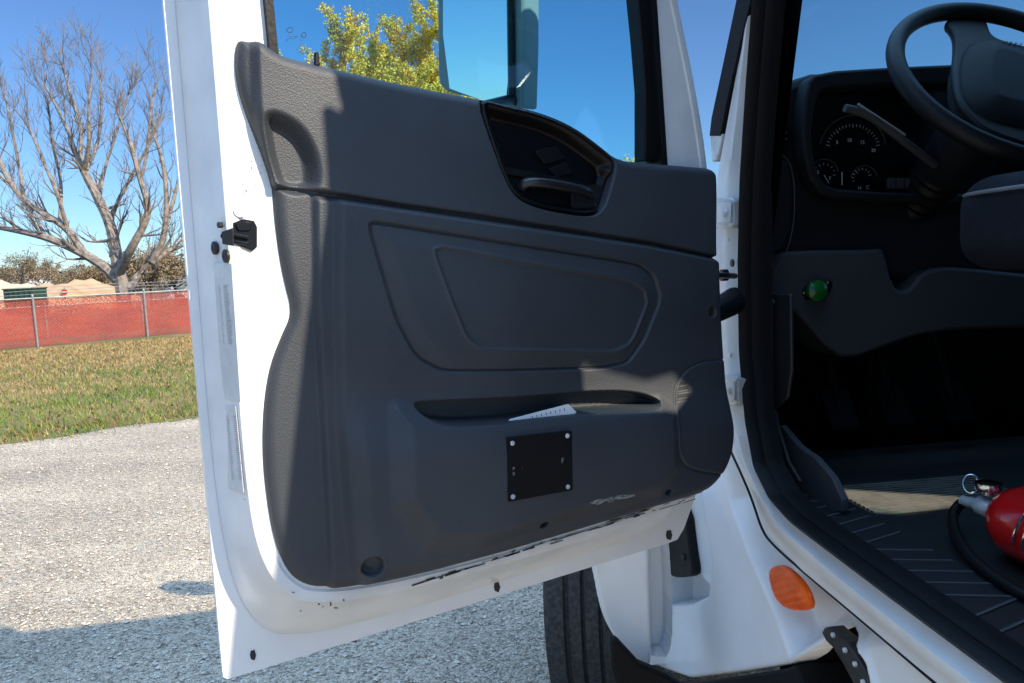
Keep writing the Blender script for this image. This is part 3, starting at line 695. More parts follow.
# scuff marks below the pocket
mb = MB()
for i in range(60):
    x = R.uniform(586, 630); y = 503 - (x - 586) * .16 + R.normal() * 1.6; L_ = R.uniform(1, 7); w0 = .146
    c = dpx(x, y, w0); c2 = dpx(x + L_, y - L_ * .22, w0); hh = float(panel_w(np.array([c[0]]), np.array([c[1]]), np.array([-.05]))[0]) + .0012
    h2 = float(panel_w(np.array([c2[0]]), np.array([c2[1]]), np.array([-.05]))[0]) + .0012
    mb.add([D(*c, hh), D(*c2, h2), D(c2[0], c2[1] + .0006, h2), D(c[0], c[1] + .0008, hh)], [[0, 1, 2, 3]])
mb.build('scuff_mark', M['scuff'], door, None)
# handle bezel and lever
def bez_w(X, Y, d):
    e = -d; h = .113 - .0225 * ss(e, .003, .024);     g_ = dpl([(500, 150), (560, 150), (612, 175), (604, 212), (540, 204), (508, 182)], .1)
    h -= .012 * ss(-sdf(X, Y, g_), -.004, .012); h -= .004 * ss(.004 - e, 0, .004)
    return np.maximum(h, .0915)
relief('handle_bezel', inset(P_bez, .001), bez_w, .002, D, M['black'], door, skirt=.085, flip=True)
mb = MB(); c = lambda x, y, w: D(*dpx(x, y, w), w)
mb.tube(chaikin([c(522, 188, .096), c(525, 182, .104), c(545, 183, .110), (c(570, 187, .110)), c(588, 191, .105), c(590, 196, .096)], 2, False), .0085, 12)
mb.build('door_handle', mat('handle plastic', (.012, .013, .015), .3, coat=.3), door)
extr('handle_rear_plate', dpl([(574, 186), (606, 184), (603, 206), (588, 212), (574, 208)], .105), D, .092, .100, M['dash'], door, .002)
extr('window_switch', dpl([(538, 150), (560, 144), (570, 158), (548, 164)], .105), D, .090, .0965, M['black_matte'], door, .002)
extr('lock_switch', dpl([(552, 168), (570, 160), (577, 172), (560, 178)], .105), D, .090, .0955, M['black_matte'], door, .002)
# pocket lid end, plate and its screws
pc = dpl([(508, 438), (572, 431), (573, 490), (509, 502)], .150)
pw = max(float(panel_w(np.array([a]), np.array([b]), np.array([-.05]))[0]) for a, b in pc)
pc = dpl([(508, 438), (572, 431), (573, 490), (509, 502)], pw + .003)
extr('mounting_plate', pc, D, pw - .012, pw + .003, M['black_matte'], door, .0008)
for x, y in ((513, 443.5), (568, 436), (568.5, 487), (513.5, 497)):
    q = dpx(x, y, pw + .005); MB().lathe(D(*q, pw + .003), DN, [(0, .0038), (.0015, .0036), (.0025, .002), (.0018, .001)], 12).build('plate_screw', M['steel'], door)
text('F', .012, D(*dpx(560, 463, pw), pw + .0034), -DU, UP, M['grey_mark'], 'plate_marking', door)
text('P', .007, D(*dpx(511.5, 470, pw), pw + .0034), -DU, UP, M['grey_mark'], 'plate_marking', door)
text('B', .007, D(*dpx(511.5, 475, pw), pw + .0034), -DU, UP, M['grey_mark'], 'plate_marking', door)
text(':', .007, D(*dpx(521, 469, pw), pw + .0034), -DU, UP, M['grey_mark'], 'plate_marking', door)
# glass, seals
gp = inset(hole, -.012)
extr('window_glass', gp, D, .046, .050, M['door_glass'], door)
for o_, i_, a, b in ((hole, inset(hole, .012), .052, .096),):
    extr('window_seal', inset(hole, -.001), D, a, b, M['rubber'], door, .002, holes=[inset(hole, .010)])
# thick black run channel on the front post
extr('glass_run_channel', dpl([(631, -20), (650, -20), (653, 60), (660, 162), (641, 162), (641, 90), (637, 40)], .075), D, .056, .085, M['rubber'], door, .003)
extr('lock_knob', dpl([(314.5, 52), (318.5, 52), (320, 66), (314, 66)], .105), D, .101, .107, M['black'], door, .0015)
# etched mark on the glass
mb = MB()
for i in range(16):
    x = 283 + R.random() * 18; y = 36 + (R.integers(0, 3)) * 1.8; sheetpoly(mb, dpl([(x, y), (x + 1.6, y + .1), (x + 1.6, y + .7), (x, y + .6)], .0505), .0505)
mb.tube([D(*dpx(290 + 3.2 * math.cos(a), 30 + 2.6 * math.sin(a), .051), .051) for a in np.linspace(0, 6.28, 14)], .0004, 4)
mb.tube([D(*dpx(304 + 2.2 * math.cos(a), 35 + 2.6 * math.sin(a), .051), .051) for a in np.linspace(0, 6.28, 14)], .0004, 4)
mb.build('glass_etching', M['grime'], door, None)
# latch in the door end
def endf(x, y, dw):                      # a point on the sloping end wall, by picture position
    # wall from (u=W-.016,w=.01) to (W-.036,w=.09)
    a = D(W_ - .016, 0, .010); b = D(W_ - .037, 0, .090); t = nrm(b - a); n = np.cross(t, UP); n = n if n @ (cC - a) > 0 else -n
    return onpl(x, y, a + n * dw, n), n, t
def wallpoly(name, pts, d0, d1, m, bev=0):
    _, n, t = endf(200, 300, 0); P = [endf(x, y, d0)[0] for x, y in pts]
    o0 = P[0]; pl_ = [((p - o0) @ t, (p - o0)[2]) for p in P]
    return extr(name, pl_, lambda a, b, h: o0 + t * a + UP * b + n * (h - d0), d0, d1, m, door, bev)
wallpoly('certification_label', [(214, 262), (232, 264), (241, 402), (223, 398)], .0008, .0016, M['sticker'])
wallpoly('certification_label', [(221, 404), (236, 406), (244, 492), (229, 488)], .0008, .0016, M['sticker'])
mb = MB(); _, wn, wt = endf(200, 300, 0)
for i in range(44):
    y = 285 + i * 1.35; x0 = 219 + (y - 285) * .085; sh = 3.5 + 2 * R.random()
    for xa, xb in ((x0 - .5, x0 + 1.1 * R.random()), (x0 + 4, x0 + 4 + sh)):
        mb.add([endf(xa, y, .0018)[0], endf(xb, y, .0018)[0], endf(xb, y + .3 + .5 * R.random(), .0018)[0], endf(xa, y + .4, .0018)[0]], [[0, 1, 2, 3]])
mb.build('label_print', M['grey_mark'], door, None); mb = MB()
for i in range(34):
    y = 416 + i * 1.9; x0 = 226 + (y - 416) * .09
    mb.add([endf(x0, y, .0018)[0], endf(x0 + R.uniform(1, 4), y, .0018)[0], endf(x0 + 3 * R.random() + 1, y + .5, .0018)[0], endf(x0, y + .5, .0018)[0]], [[0, 1, 2, 3]])
    mb.add([endf(x0 + 7, y, .0018)[0], endf(x0 + 9 + 3 * R.random(), y, .0018)[0], endf(x0 + 10, y + .5, .0018)[0], endf(x0 + 7, y + .5, .0018)[0]], [[0, 1, 2, 3]])
mb.build('label_print', M['grey_mark'], door, None)
extr('door_latch', dpl([(233, 223), (243, 219), (254, 221), (257, 227), (257, 247), (252, 251), (243, 247), (234, 244)], .0905), D, .088, .0908, M['black'], door)
extr('latch_plate', dpl([(235, 224), (244, 221), (252, 223), (250, 231), (238, 231)], .0915), D, .0905, .0935, M['black'], door, .001)
mb = MB(); q = lambda x, y, w: D(*dpx(x, y, w), w)
mb.tube([q(222, 236, .080), q(233, 235, .0925), q(248, 238, .0925)], .0032, 8).tube([q(224, 241, .082), q(236, 242, .0925), q(247, 244, .0925)], .0026, 8)
mb.build('latch_jaw', M['black'], door)
wallpoly('latch_opening', [(222, 232), (233, 228), (234, 246), (223, 244)], .0006, .0014, M['grime'])
for x, y in ((216, 248), (227, 256)):
    P, n, t = endf(x, y, 0); MB().lathe(P, n, [(0, .0085), (.003, .0085), (.004, .004), (.003, .002)], 12).build('latch_bolt', M['dark_steel'], door)
P, n, t = endf(222, 225, 0); MB().lathe(P, n, [(0, .004), (.005, .004)], 8).build('latch_bolt', M['dark_steel'], door)
MB().lathe(D(*dpx(240, 211, .09), .0905), DN, [(0, .008), (.0015, .008), (.002, .003)], 14).build('paint_plug', M['paint_worn'], door)
# mirror on the outside of the door
def mirror():
    n = nrm(np.array([-.50, -.86, -.10])); C0 = aty(480, 20, 1.62); hx = nrm(np.cross(UP, n)); hz_ = np.cross(n, hx)
    if hx[0] < 0: hx = -hx
    def mp(pts, off): return [(float((onpl(x, y, C0 + n * off, n) - C0) @ hx), float((onpl(x, y, C0 + n * off, n) - C0) @ hz_)) for x, y in pts]
    fr = lambda a, b, h: C0 + hx * a + hz_ * b + n * h
    extr('mirror_housing', chaikin(mp([(437, -150), (437, 70), (440, 90), (470, 97), (505, 106), (518, 108), (524, 108), (524, -150)], 0), 1), fr, -.07, 0, M['mirror_grey'], door, .008)
    extr('mirror_glass', chaikin(mp([(443, -130), (443, 86), (470, 96), (500, 106), (508, 98), (507, 30), (505, -130)], .002), 1), fr, -.001, .002, M['mirror'], door)
    MB().tube([onpl(510, -150, C0 + n * .006, n), onpl(512, 106, C0 + n * .006, n)], .008, 10).build('mirror_post', M['black'], door)
    for v in (1.34, .82):
        MB().tube(chaikin([onpl(515, 100 if v < 1 else -148, C0 - n * .02, n), C0 * 0 + D(.42, v, -.12), D(.36, v - .04, .0)], 2, False), .014, 10).build('mirror_arm', M['black'], door)
mirror()
# paper in the door pocket
pp = dpl([(505, 424), (510, 419), (568, 404), (576, 412), (560, 430), (512, 436)], .128)
o = extr('folded_paper', pp, D, .128, .1292, M['paper'], None)
tag(o, 'white printed papers tucked in the grey door pocket', 'paper')
mbp = MB()
for i in range(8):
    a, b = dpx(532 + i * 4.6, 416.0 - i * 1.1, .130)
    mbp.add([D(a, b, .1296), D(a - .0012, b, .1296), D(a - .0016, b - .004, .1296), D(a - .0004, b - .004, .1296)], [[0, 1, 2, 3]])
mbp.build('printing', M['black'], o, None)

# ---------------------------------------- cab structure
TS = lambda a, b, h: T(h, a, b)           # (g, z, s)
TG = lambda a, b, h: T(a, h, b)           # (s, z, g)
TZ = lambda a, b, h: T(a, b, h)           # (s, g, z)
# door opening: outer (gap) line and inner (seal) line, driver's side
inn = [*spl([(761, 0), (754, 90), (748, 180), (746, 260), (747, 350), (753, 420), (762, 468), (778, 500), (800, 524), (900, 598), (1024, 688)], .015)]
ge, ze = inn[-1]
Gr = -.58
inn = [(.07, 2.40), *[(g_ + 0, z_) for g_, z_ in inn], (Gr + .06, ze - .005), (Gr, ze + .06), (Gr, 2.34), (Gr + .06, 2.40)]
out = [*spl([(750, 0), (733, 90), (716, 180), (714, 260), (716, 350), (721, 420), (735, 456), (752, 495), (764, 530), (800, 570), (935, 683)], 0)]
print('sill z', ze, 'outer', out[-3:], 'inner start', inn[1])
out = [(.10, 2.46), *out, (Gr - .07, out[-1][1]), (Gr - .10, out[-1][1] + .02), (Gr - .10, 2.40), (Gr - .04, 2.46)]
def ringmesh(name, loops, m, parent, smooth=40, n=2):
    bm = bmesh.new(); prev = None
    for P, s in loops:
        PP = chaikin(P, n); vs = [bm.verts.new(tuple(T(s, a, b))) for a, b in PP]
        if prev:
            for i in range(len(vs)): bm.faces.new((prev[i], prev[(i + 1) % len(vs)], vs[(i + 1) % len(vs)], vs[i]))
        prev = vs
    bmesh.ops.recalc_face_normals(bm, faces=bm.faces[:])
    me = bpy.data.meshes.new(name); bm.to_mesh(me); bm.free(); return link(name, me, parent, m, smooth)
o2, i2 = subdiv(out, 3), subdiv(inn, 3)
mixp = lambda t: o2 * (1 - t) + i2 * t
cab = ringmesh('cab_frame', [(mixp(-.03), .05), (mixp(0), .004), (mixp(.03), 0), (mixp(.30), 0), (mixp(.36), -.004), (mixp(.62), -.004), (mixp(.70), .006), (mixp(.97), .012), (mixp(1), .02), (mixp(1.0), .028)], M['paint_worn'], truck, 50)
cab['label'] = 'white door opening frame and sill of the cab'
print('cab frame ok')
# rubber seal around the opening and dark inner trim
def off(P, d): return inset(np.array(P), d)
sI = [tuple(p) for p in i2]
ringmesh('door_seal', [(off(i2, .000), .008), (off(i2, .004), -.004), (off(i2, .012), -.008), (off(i2, .015), -.002), (off(i2, .016), .016), (off(i2, .014), .04)], M['rubber'], cab, 60)
ringmesh('inner_seal', [(off(i2, .014), .020), (off(i2, .017), .017), (off(i2, .020), .022), (off(i2, .021), .036), (off(i2, .021), .052)], M['black_matte'], cab, 60)
# black outside strip in front of the A-pillar
extr('windshield_edge_seal', spl([(746, -40), (737, 0), (724, 62), (712, 118), (710, 136), (721, 136), (729, 96), (740, 48), (752, 0), (760, -40)], -.004), TS, -.006, .03, M['black_matte'], cab, .002)
extr('pillar_foot', spl([(710, 134), (722, 134), (720, 146), (717, 160), (712, 162)], -.004), TS, -.004, .02, M['steel'], cab, .002)
# A-pillar (inner dark trim) up to the windshield
extr('pillar_trim', [*spl([(762, 0), (757, 60), (752, 180), (752, 262)], .06), *spl([(772, 262), (774, 130), (777, 76), (789, 0)], .088), (.12, 2.42), (.02, 2.42)], TS, .06, .088, M['dash'], cab, .008)
gk = [sp3_ for sp3_ in spl([(720, 426), (728, 446), (741, 474), (752, 500), (762, 532), (775, 547), (800, 569), (860, 619), (935, 683), (1000, 738)], .0)]
MB().tube(chaikin([T(.001, a, b - .001) for a, b in gk], 2, False), .0024, 6).build('sill_gap_shade', M['rubber'], cab)  # dark tube standing in for the shadow gap between frame and skirt
# hinges, check strap, boot on the front pillar
def sp3(x, y, s): g_, z_ = spx(x, y, s); return T(s, g_, z_)
for y in (213, 391):
    x = 725 if y < 300 else 729
    mb = MB(); hh = 15
    P = [(x - 9, y - hh), (x + 9, y - hh), (x + 11, y - hh + 3), (x + 11, y + hh - 3), (x + 9, y + hh), (x - 9, y + hh)]
    h = extr('door_hinge', spl(P, -.012), TS, -.018, .002, M['steel'], cab, .003)
    extr('hinge_leaf', spl([(x - 7, y - 10), (x + 6, y - 10), (x + 6, y + 10), (x - 7, y + 10)], -.02), TS, -.022, -.0185, M['paint_worn'], cab, .002)
    MB().lathe(sp3(x + 1, y, -.022), -TR, [(0, .008), (.005, .007), (.006, .003)], 6).build('hinge_bolt', M['steel'], cab)
mb = MB().tube([sp3(735, 276, 0), sp3(716, 275, -.06)], .006, 8).lathe(sp3(727, 275, -.02), -TR, [(0, .012), (.012, .012)], 12)
mb.build('door_check', M['black'], cab)
MB().lathe(sp3(733, 263, -.002), -TR, [(0, .008), (.003, .008), (.004, .003)], 10).build('pillar_bolt', M['dark_steel'], cab)
mb = MB(); a0 = sp3(736, 300, 0); a1 = sp3(714, 312, -.09); pr = []
dv = a1 - a0; Ln = float(np.linalg.norm(dv)); 
for i in range(17): t = i / 16; pr.append((Ln * t, (.024 - .006 * t) + (.0035 if i % 2 else 0)))
mb.lathe(a0, dv, pr, 18); mb.build('harness_boot', M['rubber'], cab)
for x, y in ((727, 345), (730, 355), (728, 240), (731, 425)): MB().lathe(sp3(x, y, -.002), -TR, [(0, .005), (.002, .004), (.0025, .001)], 8).build('pillar_bolt', M['paint_worn'], cab)
# cab shell: roof, rear wall with glass and holes cut to shape sun patches, far side with window opening, front bulkhead
ZR, CW, GB = 2.52, 2.10, -.86
shell = extr('cab_roof', [(.0, -.80), (.06, GB), (CW, GB), (CW, -.12), (CW * .5, -.06), (0, -.12)], TZ, ZR - .05, ZR + .05, M['paint'], truck, .04)
def sunback(P, g_=GB + .008): t = (g_ - (P - TP0) @ TF) / (np.array(sd) @ TF); q = P + np.array(sd) * t - TP0; return (float(q @ TR), float(q[2]))
doorlit = [sunback(onpl(x, y, DH + DN * .125, DN)) for x, y in ((583, 356), (612, 368), (650, 377), (676, 370), (694, 388), (668, 418), (583, 420))]
def hull(P):
    P = sorted(P); L_ = []
    for seq in (P, P[::-1]):
        h_ = []
        for p in seq:
            while len(h_) > 1 and (h_[-1][0] - h_[-2][0]) * (p[1] - h_[-2][1]) - (h_[-1][1] - h_[-2][1]) * (p[0] - h_[-2][0]) <= 0: h_.pop()
            h_.append(p)
        L_ += h_[:-1]
    return L_
floorlit = hull([sunback(onz(x, y, ze + .012)) for x, y in ((836, 489), (964, 497), (962, 506), (905, 516), (842, 502))] + [sunback(onpl(x, y, TP0 + TR * .11, TR)) for x, y in ((802, 462), (812, 462), (834, 484))])
print('door light', doorlit, 'floor light', floorlit)
SUN_HOLE = doorlit; SUN_HOLE2 = floorlit  # unseen wall openings added to throw the sun patches on door and floor
extr('rear_wall', [(.032, .72), (CW - .052, .72), (CW - .052, ZR - .03), (.032, ZR - .03)], TG, GB + .002, GB + .012, M['paint'], shell, holes=[SUN_HOLE, SUN_HOLE2])
extr('rear_window', [(.25, 1.74), (1.25, 1.74), (1.25, 2.22), (.25, 2.22)], TG, GB - .02, GB + .014, M['windshield'], shell)
extr('side_panel', [(Gr - .10, .72), (Gr - .10, ZR - .06), (-.80, ZR - .06), (-.875, 2.2), (-.945, 1.92), (-1.02, 1.6), (-1.02, .72)], TS, .004, .03, M['paint'], shell)  # unseen rear edge extended and sloped to shape the shadow on the door
extr('passenger_side', [(GB + .001, .72), (.95, .72), (.85, 1.72), (.40, 1.76), (-.02, ZR - .03), (GB + .001, ZR - .03)], TS, CW - .05, CW, M['paint'], shell, holes=[[(-.45, 1.80), (.28, 1.80), (-.06, 2.36), (-.45, 2.36)]])
extr('passenger_window', [(-.46, 1.79), (.30, 1.79), (-.05, 2.37), (-.46, 2.37)], TS, CW - .03, CW - .026, M['door_glass'], shell)
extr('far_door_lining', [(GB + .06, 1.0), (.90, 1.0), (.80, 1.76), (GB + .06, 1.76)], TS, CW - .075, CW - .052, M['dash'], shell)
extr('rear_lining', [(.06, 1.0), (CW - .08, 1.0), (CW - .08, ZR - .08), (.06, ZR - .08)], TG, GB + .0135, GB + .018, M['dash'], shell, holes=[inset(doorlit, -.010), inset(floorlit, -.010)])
extr('headliner', [(.08, GB + .06), (CW - .06, GB + .06), (CW - .06, 0), (.08, 0)], TZ, ZR - .075, ZR - .053, M['dash_grey'], shell)
# windshield and its surround
V = []; F = []; nx = 24; ny = 10
for side in (0, .006):
    for i in range(nx + 1):
        for j in range(ny + 1):
            u_ = i / nx; v_ = j / ny; bulge = 1 - (2 * u_ - 1) ** 2; bulge = bulge ** .7
            s_ = .02 + .06 * v_ + (CW - .04 - .12 * v_) * u_
            g_ = (.33 + .33 * bulge) * (1 - v_) + (-.08 + .08 * bulge) * v_
            V.append(T(s_, g_ + side, 1.76 + (ZR - .04 - 1.76) * v_ + .1 * bulge * (1 - v_)))
n1_ = (nx + 1) * (ny + 1)
for i in range(nx):
    for j in range(ny):
        a = i * (ny + 1) + j; q_ = [a, a + 1, a + ny + 2, a + ny + 1]; F.append(q_); F.append([x_ + n1_ for x_ in q_[::-1]])
link('windshield', mesh_from(V, F), shell, M['windshield'], 179)
MB().tube([T(CW - .04, .34, 1.74), T(CW - .08, .03, ZR - .02)], .035, 8).build('far_pillar', M['paint'], shell)
# cowl, hood and fender in front of the cab
bulk = extr('cowl', [(.08, .36), (.3, .52), (.65, .64), (1.05, .67), (1.45, .64), (1.8, .52), (CW - .08, .36), (CW - .08, .72), (.08, .72)], TZ, .80, 1.74, M['black_matte'], truck, .01)
extr('cowl_side', [(.04, .33), (.055, .33), (.055, .72), (.04, .72)], TZ, .80, 1.60, M['paint'], truck)
extr('side_lining', [(.064, .20), (.072, .20), (.072, .60), (.064, .60)], TZ, 1.10, 1.72, M['dash'], truck)
hood = MB(); 
prof = [(0.66, .92, 1.76), (1.2, .84, 1.64), (1.8, .74, 1.50), (2.3, .64, 1.32), (2.42, .60, 1.15), (2.42, .58, .75)]
V = []; F = []; nn = 24
for g_, hw, zt in prof:
    for k in range(nn + 1):
        a = math.pi * k / nn; cx = -math.cos(a); sx = math.sin(a)
        x = hw * np.sign(cx) * abs(cx) ** .6; z = .95 + (zt - .95) * sx ** .75 if zt > 1.16 else (.95 + (zt - .95) * sx if zt > 1 else .75)
        V.append(T(CW / 2 + x, g_, z))
for i in range(len(prof) - 1):
    for k in range(nn): F.append([i * (nn + 1) + k, i * (nn + 1) + k + 1, (i + 1) * (nn + 1) + k + 1, (i + 1) * (nn + 1) + k])
ho = link('hood', mesh_from(V, F), truck, M['paint'], 50)
md = ho.modifiers.new('t', 'SOLIDIFY'); md.thickness = .01
hm = T(-.02, 1.10, 1.66); 
mb = MB().tube([T(.25, 1.25, 1.45), T(.12, 1.2, 1.62), T(.0, 1.12, 1.68)], .012, 8); mb.build('hood_mirror_arm', M['black'], ho)
mb = MB(); mb.lathe(hm, -TF * .9 - UP * .1, [(-.06, .03), (-.04, .085), (0, .11), (.012, .11), (.02, .10)], 24); mb.build('hood_mirror', M['black'], ho)
# ---------------------------------------- lower side body below the door
low_px = [(731, 430), (748, 458), (764, 492), (775, 522), (787, 538), (872, 607), (957, 678), (1022, 732), (950, 800), (880, 700), (868, 660), (850, 637), (832, 628), (820, 634), (805, 655), (790, 664), (740, 672), (690, 678), (672, 672), (655, 665), (648, 560), (650, 480), (690, 440)]
s0 = .012
lowo = chaikin(subdiv(spl(low_px, s0), 3), 1)
crease = spl([(728, 440), (737, 500), (757, 555), (782, 610), (800, 660), (400, 720), (400, 300)], .03)
rec = spl([(600, 400), (712, 470), (728, 560), (724, 594), (705, 603), (600, 606)], .05)
rec2 = spl([(600, 400), (688, 520), (704, 545), (703, 560), (690, 568), (600, 572)], .07)
lowcut = spl([(600, 606), (668, 612), (800, 596), (800, 800), (600, 800)], .05)
cutp = spl([(798, 668), (806, 652), (820, 632), (834, 627), (852, 637), (870, 660), (884, 700), (900, 760), (790, 760)], .02)
def low_s(X, Y, d):
    h = np.full(X.shape, .012)
    h += .055 * ss(-sdf(X, Y, crease), -.004, .055)
    h += .085 * ss(-sdf(X, Y, rec), -.002, .010)
    h += .045 * ss(-sdf(X, Y, rec2), -.003, .012)
    h -= .012 * ss(sdf(X, Y, cutp), .022, .004) 
    h = np.minimum(h, .058 + .08 * ss(-Y, -1.08, -1.00))
    e = np.clip(-d, 0, .008); h += (.008 - np.sqrt(np.maximum(0, .008 ** 2 - (.008 - e) ** 2)))
    return h
lowb = relief('side_skirt', lowo, low_s, .004, TS, M['paint'], truck, skirt=.058)
lowb['label'] = 'white moulded skirt under the driver door'
extr('inner_fender', [(-.10, .45), (.35, .45), (.35, 1.15), (-.10, 1.15)], TG, .74, .76, M['paint'], truck)
# dark backing and step below
extr('step_tread', spl([(600, 690), (690, 684), (790, 668), (800, 664), (812, 700), (812, 760), (600, 760)], .02), TS, .01, .30, M['black_matte'], truck, .006)
extr('step_well', spl([(780, 600), (900, 600), (900, 780), (780, 780)], .16), TS, .16, .20, M['black_matte'], truck)
extr('step_bracket', spl([(829, 627), (834, 626), (840, 632), (852, 641), (858, 652), (868, 668), (880, 690), (880, 720), (868, 720), (862, 690), (848, 664), (838, 648), (830, 640), (826, 632)], .012), TS, .004, .03, M['dark_steel'], truck, .002)
for x, y in ((834, 635), (846, 650), (856, 664), (864, 682)): MB().lathe(sp3(x, y, .003), -TR, [(0, .0045), (.004, .004), (.005, .002)], 6).build('bracket_bolt', M['steel'], truck)
# amber marker lamp
lp = chaikin(dpl_ := spl([(765, 572), (770, 566), (779, 565), (790, 572), (801, 584), (808, 598), (809, 608), (803, 611), (788, 611), (776, 605), (769, 592)], .0), 2)
def lamp_s(X, Y, d): e = -d; return .008 - .010 * np.sqrt(np.clip(e / .022, 0, 1)) + .0016 * np.sin((X * .6 + Y) * 420) * ss(e, .008, .012) * .55
relief('marker_lamp', lp, lamp_s, .0015, TS, M['orange'], truck, skirt=.012)
# hood latch strap
st = extr('hood_latch', chaikin(spl([(682, 508), (690, 510), (694, 545), (698, 570), (697, 575), (690, 577), (678, 577), (674, 572), (668, 545), (664, 520)], .03), 1), TS, .015, .040, M['rubber'], truck, .004)
MB().lathe(sp3(684, 557, .014), -TR, [(0, .010), (.004, .009), (.006, .003)], 14).build('latch_button', M['black'], st)
# fender rear flap
ff = lambda a, b, h: T(a, h, b)
GFL = .36
fl = gpl([(585, 520), (668, 500), (677, 545), (682, 668), (660, 668), (634, 661), (618, 644), (606, 622), (597, 575)], GFL)
def flap_g(X, Y, d): x0 = gpx(652, 600, GFL)[0]; return GFL + .10 * ss(X, x0 - .012, x0 + .030) + .02 * ss(-X, -x0, -x0 + .12) + .006 * (1 - ss(-d, 0, .006))
relief('fender_flap', chaikin(fl, 2), flap_g, .003, TG, M['paint'], truck, skirt=GFL + .05)
# fender arch over the tyre
P = []; 
for i in range(13):
    a = math.pi * (-.04 + .80 * i / 12); P.append((1.02 + .60 * math.cos(a), .56 + .62 * math.sin(a)))
Pi = [(1.02 + .57 * (x - 1.02) / .60, .56 + .59 * (z - .56) / .62) for x, z in P]
extr('front_fender', P + Pi[::-1], TS, -.16, .30, M['paint'], truck, .01)
extr('bumper_bracket', gpl([(611, 640), (618, 640), (640, 664), (668, 676), (690, 690), (690, 720), (626, 720), (612, 668)], .28), TG, .28, .31, M['black_matte'], truck, .008)
# front tyre, steered to the right
wc = onz(600, 600, .52); 
TY = 2.55
cx = aty(588, 630, 2.15)
hd = nrm(np.array([.20, .98, 0])); axv = np.array([hd[1], -hd[0], 0])
tc_ = np.array([cx[0], cx[1], 0]) + hd * .50 + axv * .015; tc_[2] = .53
pr = []
hwid = .145
for x in np.linspace(-hwid, hwid, 61):
    e = abs(x) / hwid; r = .525 - .010 * e ** 4 
    for gx in (-.078, -.026, .026, .078):
        if abs(x - gx) < .0065: r -= .016
    pr.append((x, r))
pr = [(-hwid + .03, .30), (-hwid - .004, .33), (-hwid - .016, .42), (-hwid - .006, .495)] + pr + [(hwid + .006, .495), (hwid + .016, .42), (hwid + .004, .33), (hwid - .03, .30)]
whl = MB().lathe(tc_, axv, pr, 110).build('front_tyre', M['tyre'], truck, 40)
MB().lathe(tc_, axv, [(-.10, .05), (-.10, .12), (-.05, .28), (-.12, .295), (.12, .295)], 40).build('wheel_rim', M['steel'], whl)

# ---------------------------------------- interior
floor = extr('cab_floor', [(.11, GB + .06), (CW - .06, GB + .06), (CW - .06, .68), (.11, .68)], TZ, 1.02, 1.06, M['mat'], truck)
ZS = ze + .016
# sill tread with chevrons
zt_ = ZS
sp_ = [zpx(*p, zt_) for p in ((792, 496), (1024, 640))]
print('tread', zt_, sp_)
trd = extr('sill_tread', [(.030, -.56), (.17, -.56), (.17, .22), (.12, .22), (.05, .16), (.030, .06)], TZ, 1.05, zt_, M['mat'], truck, .003)
mb = MB()
for i in range(17):
    g0 = -.54 + i * .042; sgn = 1 if (i // 4) % 2 else 1
    a = T(.045, g0 + (.03 if (i // 5) % 2 else 0), zt_ + .0008); b = T(.155, g0 + (.0 if (i // 5) % 2 else .04), zt_ + .0008); dd = nrm(b - a); sd2 = np.cross(dd, UP)
    mb.box((a + b) / 2, dd, sd2, UP, float(np.linalg.norm(b - a)) / 2, .0022, .0012)
mb.build('tread_pattern', mat('worn rubber ribs', (.07, .075, .085), .45), trd)
# ribbed floor mat
zm = zt_ - .004
fm = extr('floor_mat', [(.171, -.5), (1.05, -.5), (1.05, .45), (.20, .45), (.171, .2)], TZ, 1.05, zm, M['mat'], truck, .003)
mb = MB()
for i in range(13):  # pale ribs limited to the sun patch, its brightness put into their colour
    a = T(.18, .02 + i * .0135, zm); b = T(.50, .02 + i * .0135, zm)
    mb.box((a + b) / 2, TR, TF, UP, .16, .0036, .0022)
mb.build('mat_ribs', mat('sun patch rubber', (.13, .13, .11), .8, noise=.4, nscale=30), fm)
# kick panel on the left wall
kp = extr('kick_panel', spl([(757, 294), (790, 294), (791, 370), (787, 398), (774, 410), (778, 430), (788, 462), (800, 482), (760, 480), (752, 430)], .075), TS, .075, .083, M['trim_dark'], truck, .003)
extr('toe_trim', spl([(780, 425), (798, 446), (815, 458), (832, 478), (842, 500), (842, 512), (800, 512), (784, 480)], .11), TS, .11, .124, M['dash_grey'], truck, .002)
MB().lathe(sp3(773, 302, .074), -TR, [(0, .007), (.003, .006), (.002, .003)], 12).build('trim_screw', M['black'], kp)
# dashboard: across the cab
GD = .34
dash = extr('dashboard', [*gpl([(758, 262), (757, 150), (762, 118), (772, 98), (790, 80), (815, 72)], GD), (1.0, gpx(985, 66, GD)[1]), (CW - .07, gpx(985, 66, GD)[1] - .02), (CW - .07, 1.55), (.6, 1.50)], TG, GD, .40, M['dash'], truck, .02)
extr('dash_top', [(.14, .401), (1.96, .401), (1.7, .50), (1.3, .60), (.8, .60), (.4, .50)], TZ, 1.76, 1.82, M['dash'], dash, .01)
def wpt0(x, y, g): q = gpx(x, y, g); return T(q[0], g, q[1])
